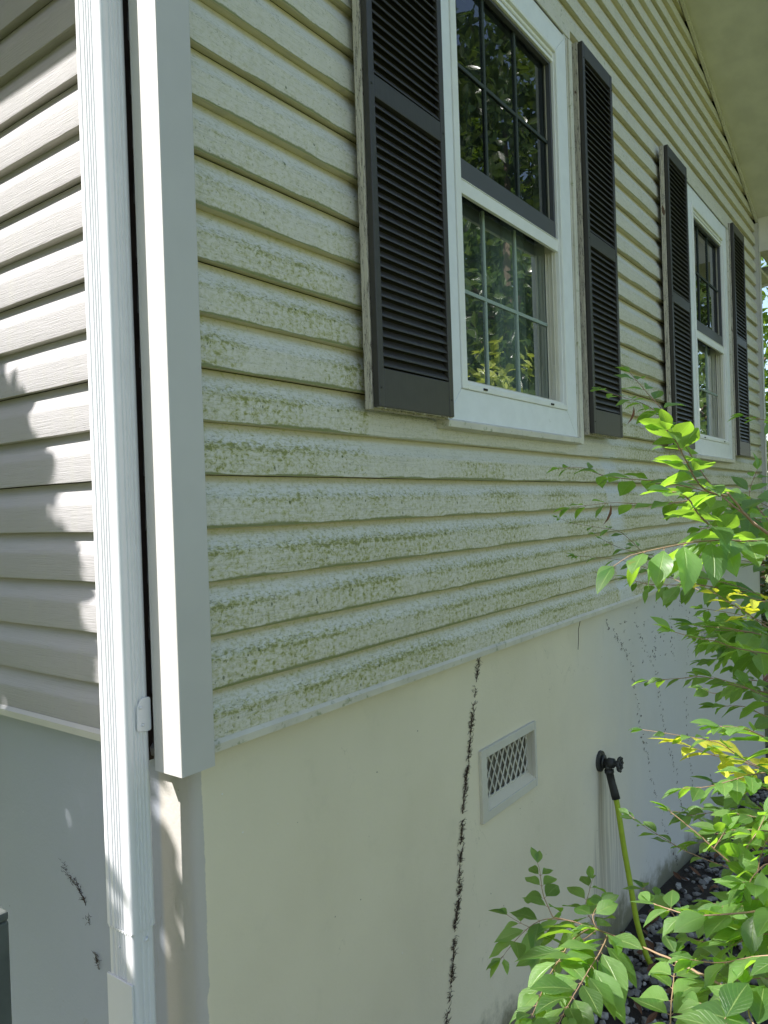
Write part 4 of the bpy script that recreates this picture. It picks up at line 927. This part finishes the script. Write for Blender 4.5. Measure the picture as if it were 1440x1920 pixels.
# ------------------------------------------------------------------ dead vine remains on the walls
def rootlets(b, x, y, z, plane, r, n, L, rad):
    for _ in range(n):
        a = r.uniform(-.3, 1.0) if r.random() < .5 else r.uniform(2.1, 3.4); l = L * r.uniform(.4, 1.2); kink = r.uniform(-.9, .9)
        pts = []; u, v = x + r.gauss(0, .0035), z + r.gauss(0, .004)
        for k in range(4):
            o = -(.0008 + .0014 * r.random() + (.001 * k if r.random() < .4 else 0))
            pts.append((u, y + o, v) if plane == 'x' else (y + o, u, v))
            u += math.cos(a) * l / 3; v += math.sin(a) * l / 3; a += kink * r.uniform(.2, 1)
        b.tube(pts, [rad, rad * .9, rad * .7, rad * .4], 3, False)
def vine(path, plane, off, r, step, L, rad, gap):
    b = MB()
    for (a, c) in zip(path[:-1], path[1:]):
        a, c = Vector(a), Vector(c); n = max(1, int((c - a).length / step))
        for k in range(n):
            q = a.lerp(c, k / n); g = math.sin(q.y * 61 + 2 * math.sin(q.y * 23)) + .5 * math.sin(q.y * 140)
            if g < gap: continue
            rootlets(b, q.x + r.gauss(0, .0025), off, q.y, plane, r, int(2 + 3 * max(0, g) + r.random() * 2), L, rad)
            if r.random() < .75:
                s_ = (q.x, off - .001, q.y); b.tube([(s_[0], s_[1], s_[2]), (s_[0] + r.gauss(0, .002), s_[1], s_[2] - step * 1.2)] if plane == 'x' else [(off - .001, q.x, q.y), (off - .001, q.x + r.gauss(0, .002), q.y - step * 1.2)], rad * 1.5, 4, False)
    return b
r = random.Random(11)
tag(vine(VINE_MAIN, 'x', .030, r, .0045, .019, .00080, -.95).build('dead_vine', 'vineroot'), 'dark line of dead vine rootlets running down the foundation left of the vent', 'dead vine')
tag(vine(VINE_SIDE, 'y', .045, r, .005, .012, .0005, .05).build('dead_vine', 'vineroot'), 'short broken trail of dead vine rootlets on the side foundation left of the downspout', 'dead vine')
b = MB()
for path in VINE_MARKS:
    for (a, c) in zip(path[:-1], path[1:]):
        a, c = Vector(a), Vector(c); n = max(1, int((c - a).length / .016))
        for k in range(n):
            q = a.lerp(c, (k + r.random()) / n)
            if r.random() < .28: continue
            rootlets(b, q.x + r.gauss(0, .012), .030, q.y, 'x', r, r.choice((1, 2, 2, 4)), .011, .0010)
for _ in range(60):
    x = r.uniform(2.35, 3.6); z = r.uniform(-.35, -.02); rootlets(b, x, .030, z, 'x', r, r.choice((1, 2, 4)), .011, .0010)
tag(b.build('vine_marks', 'vineroot'), 'scattered black flecks of old vine on the grey foundation behind the shrub', 'vine marks', kind='stuff')
b = MB(); b.tube([(1.851, .002, -.012), (1.853, .012, -.05), (1.866, .018, -.09), (1.868, .022, -.128)], .0012, 5)
tag(b.build('dry_tendril', 'vineroot', smooth=True), 'thin dry tendril hanging from the starter strip above the tap', 'tendril')

# ------------------------------------------------------------------ leaves
SHAPE = [(0., .0), (.05, .17), (.16, .56), (.30, .90), (.42, 1.0), (.56, .93), (.70, .72), (.83, .43), (.93, .17), (1., .0)]
SHAPE_LO = [(0., .06), (.2, .66), (.42, 1.0), (.7, .72), (1., .0)]
def leaf(b, base, d, n, L, w, fold=.25, curl=.5, shape=SHAPE, wav=0., cols=2, twist=0.):
    """d: direction of growth, n: upper face; cols per half"""
    d = d.normalized(); s = d.cross(n).normalized(); n = s.cross(d).normalized()
    i = len(b.v); k = len(shape); p = Vector(base); ang = 0; prev = 0
    W_ = 2 * cols + 1
    for j, (t, hw) in enumerate(shape):
        dt = t - prev; prev = t
        ang = curl * t; dd = d * math.cos(ang) - n * math.sin(ang); nn = n * math.cos(ang) + d * math.sin(ang)
        p = p + dd * (L * dt)
        tw = twist * t; ss_ = s * math.cos(tw) + nn * math.sin(tw); nn2 = nn * math.cos(tw) - s * math.sin(tw)
        for c in range(-cols, cols + 1):
            u = c / cols; hh = hw * w * .5 * u
            z = fold * abs(hh) - .35 * (abs(u) ** 2) * fold * hw * w * .5 + wav * math.sin(t * 11 + u * 2) * hw * w * (abs(u))
            b.v.append(tuple(p + ss_ * hh + nn2 * z))
    for a in range(k - 1):
        for c in range(W_ - 1):
            b.f.append((i + a * W_ + c, i + a * W_ + c + 1, i + (a + 1) * W_ + c + 1, i + (a + 1) * W_ + c))
            u0, u1 = c / (W_ - 1), (c + 1) / (W_ - 1); v0, v1 = shape[a][0], shape[a + 1][0]
            b.uv.append([(u0, v0), (u1, v0), (u1, v1), (u0, v1)])

UP = Vector((0, 0, 1))
def sample(pts):
    P_ = smooth_path(pts, 8); L_ = [0]
    for a, c in zip(P_[:-1], P_[1:]): L_.append(L_[-1] + (c - a).length)
    return P_, L_
def along(P_, L_, s_):
    for i in range(len(L_) - 1):
        if L_[i + 1] >= s_: t = (s_ - L_[i]) / max(1e-9, L_[i + 1] - L_[i]); return P_[i].lerp(P_[i + 1], t), (P_[i + 1] - P_[i]).normalized()
    return P_[-1], (P_[-1] - P_[-2]).normalized()
def grow(pts, L, sp, r0, flag, r):
    """one leafy stem: returns (stem mesh, leaf mesh)"""
    P_, Ls = sample(pts); tot = Ls[-1]; bs = MB(); bl = MB()
    n = len(P_); r0 *= .62; L *= 1.18; sp *= 1.22; rad = [r0 * (1 - .62 * i / (n - 1)) for i in range(n)]
    P2 = [q + Vector((r.gauss(0, r0 * .12), r.gauss(0, r0 * .12), r.gauss(0, r0 * .12))) if 0 < i < n - 1 else q for i, q in enumerate(P_)]
    bs.tube(P2, rad, 7)
    if sp <= 0: return bs, bl
    s_ = sp * .8; k = 0
    while s_ < tot + .001:
        p, d = along(P_, Ls, min(s_, tot - .0005)); f = s_ / tot
        side = d.cross(UP)
        if side.length < .3: side = Vector((.6, -.8, 0))
        side.normalize(); up = side.cross(d).normalized()
        ll = L * (.55 + .45 * math.sin(min(1, .25 + f * .9) * math.pi * .95) + r.uniform(-.2, .14))
        roll = r.uniform(-.55, .55)
        for sg in (-1, 1):
            if r.random() < .07: continue
            a = R(r.uniform(42, 68)) - R(18) * f
            dd = d * math.cos(a) + (side * math.cos(roll) + up * math.sin(roll)) * sg * math.sin(a)
            dd = (dd + UP * r.uniform(-.30, .15) - (UP * .75 if 'hang' in flag else UP * 0)).normalized()
            nn = (up * 1. + UP * .5 + side * sg * r.uniform(-.25, .45) + Vector((r.gauss(0, .2), r.gauss(0, .2), r.gauss(0, .15)))).normalized()
            q0 = p; q1 = p + dd * .004
            bs.tube([q0, q1], [r0 * .45, r0 * .32], 4, False)
            leaf(bl, q1, dd, nn, ll, ll * r.uniform(.47, .60), r.uniform(.15, .55), r.uniform(.1, .75), wav=r.uniform(.0, .09), twist=r.uniform(-.6, .6))
        s_ += sp * r.uniform(.8, 1.2); k += 1
    p, d = P_[-1], (P_[-1] - P_[-2]).normalized()
    for q in range(2):
        leaf(bl, p, (d + Vector((r.gauss(0, .25), r.gauss(0, .25), r.gauss(0, .2)))).normalized(), (UP + Vector((r.gauss(0, .3), r.gauss(0, .3), 0))).normalized(), L * r.uniform(.45, .8), L * .3, .4, r.uniform(.1, .6))
    return bs, bl

SHRUB = {
    'A': ('tall arching shrub at the right with leafy stems reaching in front of the second window', (.62, -.93, -1.45), (.42, -.97, .1)),
    'B': ('middle shrub with yellow-green young leaves in front of the grey foundation', (.72, -.98, -1.46), (.50, -.99, -.35)),
    'C': ('low shrub at the bottom with a long woody stem and sunlit leaves over the gravel', (.30, -1.17, -1.44), (.22, -1.12, -.55)),
}
r = random.Random(21)
roots = {}
for key, (lab, base, knot) in SHRUB.items():
    o = empty('shrub', base); tag(o, lab, 'shrub'); roots[key] = o
    b = MB(); bv = Vector(base); kv = Vector(knot)
    ends = [Vector(B_[1][0]) for B_ in BRANCHES if B_[0] == key]
    for q in range(5):
        off = Vector((r.uniform(-.05, .05), r.uniform(-.05, .05), 0))
        b.tube(smooth_path([bv + off * .6, bv.lerp(kv, .5) + off * 1.4, kv + off]), [.011 - .00025 * i for i in range(13)], 8)
    kid(b, 'stem', 'stem', o, smooth=True)
for (key, pts, L, sp, mat, r0, flag, ext) in BRANCHES:
    o = roots[key]; kv = Vector(SHRUB[key][2])
    bs, bl = grow(pts, L, sp, r0, flag, r)
    a = Vector(pts[0]); nxt = Vector(pts[1]); t = (a - nxt).normalized()
    # run the stem on, outside the leafy part, down into the crown of canes if it starts near them
    if ext:
        bs.tube(smooth_path([a, a + t * (a - kv).length * .35, kv + Vector((r.uniform(-.03, .03), r.uniform(-.03, .03), r.uniform(-.1, .1)))]), [r0 * .62 * (1 + .09 * i) for i in range(13)], 6)
    s_ = kid(bs, 'branch', 'stem', o, smooth=True)
    if bl.f:
        lf = bl.build('foliage', mat, None, smooth=True); lf.parent = s_
        lf.matrix_parent_inverse = Matrix.Translation(-o.location)
        lf.matrix_parent_inverse = Matrix.Identity(4)

# withered leaves still hanging in the tall shrub
for (p0, p1) in WITHERED:
    b = MB(); a, c = Vector(p0), Vector(p1); leaf(b, a, c - a, Vector((.5, -.8, .1)), (c - a).length * 1.3, .008, 1.2, .5, SHAPE_LO)
    kid(b, 'withered_leaf', 'dead', roots['A'])

# fallen leaves on the bed
b = MB(); r = random.Random(5)
for i in range(260):
    x, y = r.uniform(1.2, 4.2), r.uniform(-1.1, 0.)
    leaf(b, (x, y, gz(x, y) + .018 + r.random() * .02), Vector((r.uniform(-1, 1), r.uniform(-1, 1), r.uniform(-.2, .3))), Vector((r.gauss(0, .3), r.gauss(0, .3), 1)), r.uniform(.04, .08), r.uniform(.02, .035), .5, r.uniform(-.5, 1.), SHAPE_LO, cols=1)
tag(b.build('fallen_leaves', 'dead'), 'brown fallen leaves scattered over the gravel bed', 'leaves', kind='stuff')

# ------------------------------------------------------------------ trees
def crown_mesh(center, rad, n, L, mat_r, seed, lumps=9, fill=.35, wr=.42, cut=None):
    r = random.Random(seed); b = MB(); c = Vector(center); R_ = Vector(rad)
    lm = []
    for _ in range(lumps):
        a = Vector((r.gauss(0, 1), r.gauss(0, 1), r.gauss(0, 1))).normalized()
        lm.append((c + Vector((a.x * R_.x, a.y * R_.y, a.z * R_.z)) * r.uniform(.45, .85), r.uniform(.28, .48)))
    while len(b.f) < n * (len(SHAPE_LO) - 1) * 2:
        q, s_ = lm[r.randrange(lumps)]
        # leaves sit in whorls at twig ends
        a = Vector((r.gauss(0, 1), r.gauss(0, 1), r.gauss(0, 1))).normalized(); t = r.random() ** fill
        p = q + Vector((a.x * R_.x, a.y * R_.y, a.z * R_.z)) * s_ * t
        if cut and not cut(p): continue
        ax = (a + UP * .5 + Vector((r.gauss(0, .3), r.gauss(0, .3), r.gauss(0, .3)))).normalized(); sd = ax.orthogonal().normalized(); s2 = ax.cross(sd)
        for k in range(r.randint(4, 7)):
            th = r.uniform(0, 6.283); dr = (ax * r.uniform(.1, 1.) + (sd * math.cos(th) + s2 * math.sin(th))).normalized()
            nn = (ax + Vector((r.gauss(0, .3), r.gauss(0, .3), r.gauss(0, .3)))).normalized()
            leaf(b, p, dr, nn, L * r.uniform(.7, 1.2), L * wr, r.uniform(.1, .5), r.uniform(0, .7), SHAPE_LO, cols=1)
    return b
def tree(name, label, cat, base, height, crown_c, rad, n, L, mat, seed, group=None, cut=None, lumps=12, tr=.12):
    o = empty(name, base); tag(o, label, cat, group)
    b = MB(); r = random.Random(seed); bz = Vector(base); top = Vector(crown_c)
    b.tube(smooth_path([bz, bz.lerp(top, .4) + Vector((r.uniform(-.1, .1), r.uniform(-.1, .1), 0)), top + Vector((0, 0, rad[2] * .4))]), [tr * (1 - .055 * i) for i in range(13)], 10)
    for k in range(7):
        t = r.uniform(.35, .9); st = bz.lerp(top, t); a = r.uniform(0, 6.283)
        en = top + Vector((math.cos(a) * rad[0] * .7, math.sin(a) * rad[1] * .7, r.uniform(-.4, .5) * rad[2]))
        b.tube(smooth_path([st, st.lerp(en, .5) + Vector((0, 0, -.1)), en]), [tr * .45 * (1 - .06 * i) for i in range(13)], 7)
    kid(b, 'trunk', 'bark', o, smooth=True)
    kid(crown_mesh(crown_c, rad, n, L, mat, seed, lumps, cut=cut), 'crown', mat, o, smooth=True)
    return o
# trees the windows mirror, trees that screen the sky, and what shows past the far corner
tree('magnolia_shrub', 'bushy young magnolia, its sunlit leaves mirrored low in the first window', 'shrub', (5.4, -2.5, -1.9), 3, (5.4, -2.35, .62), (1.9, .7, 1.3), 4200, .125, 'magnolia_lit', 31, lumps=20, tr=.05)
tree('magnolia_tree', 'tall magnolia filling the first window reflection', 'tree', (9.6, -4.2, -1.9), 7, (9.4, -4.0, 4.0), (4.6, 1.2, 5.0), 15000, .20, 'magnolia', 33, lumps=80)
tree('oak_tree', 'very tall oak behind the magnolias, dark against the sky', 'tree', (14, -8.5, -1.9), 12, (14.0, -8.4, 5.6), (6.5, 1.6, 6.4), 9000, .36, 'tree', 39, lumps=60, tr=.3)
tree('magnolia_tree', 'magnolia at the far end of the bed, mirrored in the second window', 'tree', (14.5, -2.9, -1.9), 7, (15.5, -3.1, 3.2), (3.8, 1.3, 5.2), 10000, .20, 'magnolia', 32, lumps=44)
tree('shade_tree', 'green tree beyond the far corner of the house, its leaves in full sun', 'tree', (12.8, 2.8, -1.9), 6, (12.5, 2.4, 1.7), (1.8, 2.6, 3.9), 7000, .15, 'tree', 34, lumps=36)
tree('shade_tree', 'smaller sunlit tree just past the far corner post', 'tree', (9.6, 1.9, -1.9), 4, (9.4, 1.6, 2.0), (.8, 1.4, 2.6), 6500, .12, 'tree', 36, lumps=30, tr=.07)
tree('corner_bush', 'dark low bush at the foot of the far corner of the house', 'bush', (7.3, .7, -1.9), 2, (7.3, .75, -.65), (.7, .7, .85), 3000, .08, 'magnolia', 37, lumps=24, tr=.03)
tree('oak_tree', 'wide leafy oak closing the view past the far corner', 'tree', (17, 4.2, -1.9), 8, (17, 3.9, 2.2), (2, 3.2, 5.2), 8000, .26, 'tree', 41, lumps=50, tr=.2)
b = MB(); b.box((9.3, .75, -2.0), (9.75, 1.35, .60)); b.box((9.26, .71, .6001), (9.79, 1.39, .66))
tag(b.build('brick_pier', 'brick', bevel=.006), 'low red brick pier beyond the far corner of the house', 'pier')
def below(p):
    t = -p.x / SUN.x * -1.0; t = p.x / SUN.x; q = p - SUN * t; y, z = q.y, q.z
    P_ = [(-.2, -1.0), (.09, -.36), (.322, .184), (.388, .404), (.513, .64), (.607, .80), (1.2, 1.25), (3, 1.3)]
    if y < .0: return z < -.9
    for (a, b_) in zip(P_[:-1], P_[1:]):
        if a[0] <= y <= b_[0]: return z < a[1] + (b_[1] - a[1]) * (y - a[0]) / (b_[0] - a[0])
    return True
def bush_crown(n, L, seed):
    r = random.Random(seed); b = MB(); k = 0
    while k < n:
        y, z = r.uniform(.0, 2.2), r.uniform(-1.5, 1.3)
        if not below(Vector((0, y, z))): continue
        if z < .1 and math.sin(y * 21 + z * 5) > .93 and r.random() < .9: continue
        k += 1; q = Vector((0, y, z)) + SUN * (1.8 + 1.1 * r.random())
        leaf(b, q, Vector((r.gauss(0, 1), r.gauss(0, 1), r.gauss(0, .6))), (SUN + Vector((r.gauss(0, .5), r.gauss(0, .5), r.gauss(0, .5)))), L * r.uniform(.7, 1.2), L * .45, .3, .4, SHAPE_LO, cols=1)
    return b
o = empty('holly_bush', (-1.0, 1.9, -1.5)); tag(o, 'tall dense evergreen bush shading the lower side wall', 'bush')
b = MB()
for q in ((-.95, 1.0, 1.2), (-1.0, 1.7, 1.6), (-.95, 2.4, 1.8), (-.9, 1.3, .5), (-1.1, 2.8, 1.2)): b.tube(smooth_path([(-1.0, 1.9, -1.5), (-1.0, 1.85, -.4), q]), [.03 - .0015 * i for i in range(13)], 7)
kid(b, 'stem', 'bark', o, smooth=True)
kid(bush_crown(13000, .10, 35), 'crown', 'tree', o, smooth=True)
LAB = ['boundary tree of the row facing the side wall, nearest the viewer', 'low wide boundary tree in the middle of the row facing the side wall', 'boundary tree behind the holly bush, facing the back of the side wall', 'broad boundary tree across the lawn, behind the tall magnolia', 'last boundary tree, far beyond the second window']
for i, (x, y, h_, w_, d_) in enumerate(((-8.5, -5.5, 4.6, 2.2, 3.0), (-8.5, .2, 2.9, 2.2, 3.0), (-8.0, 6.2, 2.6, 2.2, 2.8), (7, -13, 4.5, 5.0, 2.6), (17, -9, 5., 3.8, 3.))):
    tree('boundary_tree', LAB[i], 'tree', (x, y, -1.9), 8, (x, y, h_ - 1.4), (w_, d_, h_), 2800, .36, 'tree', 50 + i, group='trees along the lawn', lumps=24, tr=.2)  # trees added around the lawn to cut sky light on the walls

# unseen tree added beside the house, its crown shaped to shade inner shrub sprays
def shade_crown(n, L, seed):
    r = random.Random(seed); b = MB(); dark = []; lit = []
    for B_ in BRANCHES:
        pts = [Vector(q) for q in B_[1]]
        P_ = smooth_path(pts, 4); d_ = (P_[0] - cam.location).length
        (lit if ('lit' in B_[6] or B_[6] == 'wood' or B_[4] == 'young') else dark).extend(P_)
    dark = [p for p in dark if (p.y + .76 * p.x) < -.14]
    sx = [(q.y + .76 * q.x, q.z + 1.33 * q.x) for q in lit]
    k = 0
    while k < n:
        p = dark[r.randrange(len(dark))] + Vector((r.gauss(0, .05), r.gauss(0, .05), r.gauss(0, .05)))
        a, c = p.y + .76 * p.x, p.z + 1.33 * p.x
        if a > -.20: continue
        if any(abs(a - u) < .05 and abs(c - v) < .07 for u, v in sx): continue
        q = p + SUN * r.uniform(2.3, 3.3)
        if q.z < .6: continue
        k += 1
        leaf(b, q, Vector((r.gauss(0, 1), r.gauss(0, 1), r.gauss(0, .5))), (SUN + Vector((r.gauss(0, .4), r.gauss(0, .4), r.gauss(0, .4)))), L * r.uniform(.7, 1.2), L * .45, .3, .4, SHAPE_LO, cols=1)
    return b
o = empty('shade_tree', (-2.6, .9, -1.5)); tag(o, 'slender leaning tree beside the side wall, its boughs shading the shrubs', 'tree')
b = MB(); b.tube(smooth_path([(-2.6, .9, -1.5), (-2.5, .8, .2), (-2.2, .7, 1.6), (-1.9, .5, 2.6)]), [.06 - .0025 * i for i in range(19)], 9)
for q in ((-1.6, .2, 1.9), (-1.4, .6, 2.3), (-1.3, .0, 1.7), (-1.9, 1., 2.9)): b.tube(smooth_path([(-2.35, .75, 1.0), (-2.0, .6, 1.5), q]), [.02 - .001 * i for i in range(13)], 6)
kid(b, 'trunk', 'bark', o, smooth=True)
kid(shade_crown(6500, .075, 77), 'crown', 'tree', o, smooth=True)
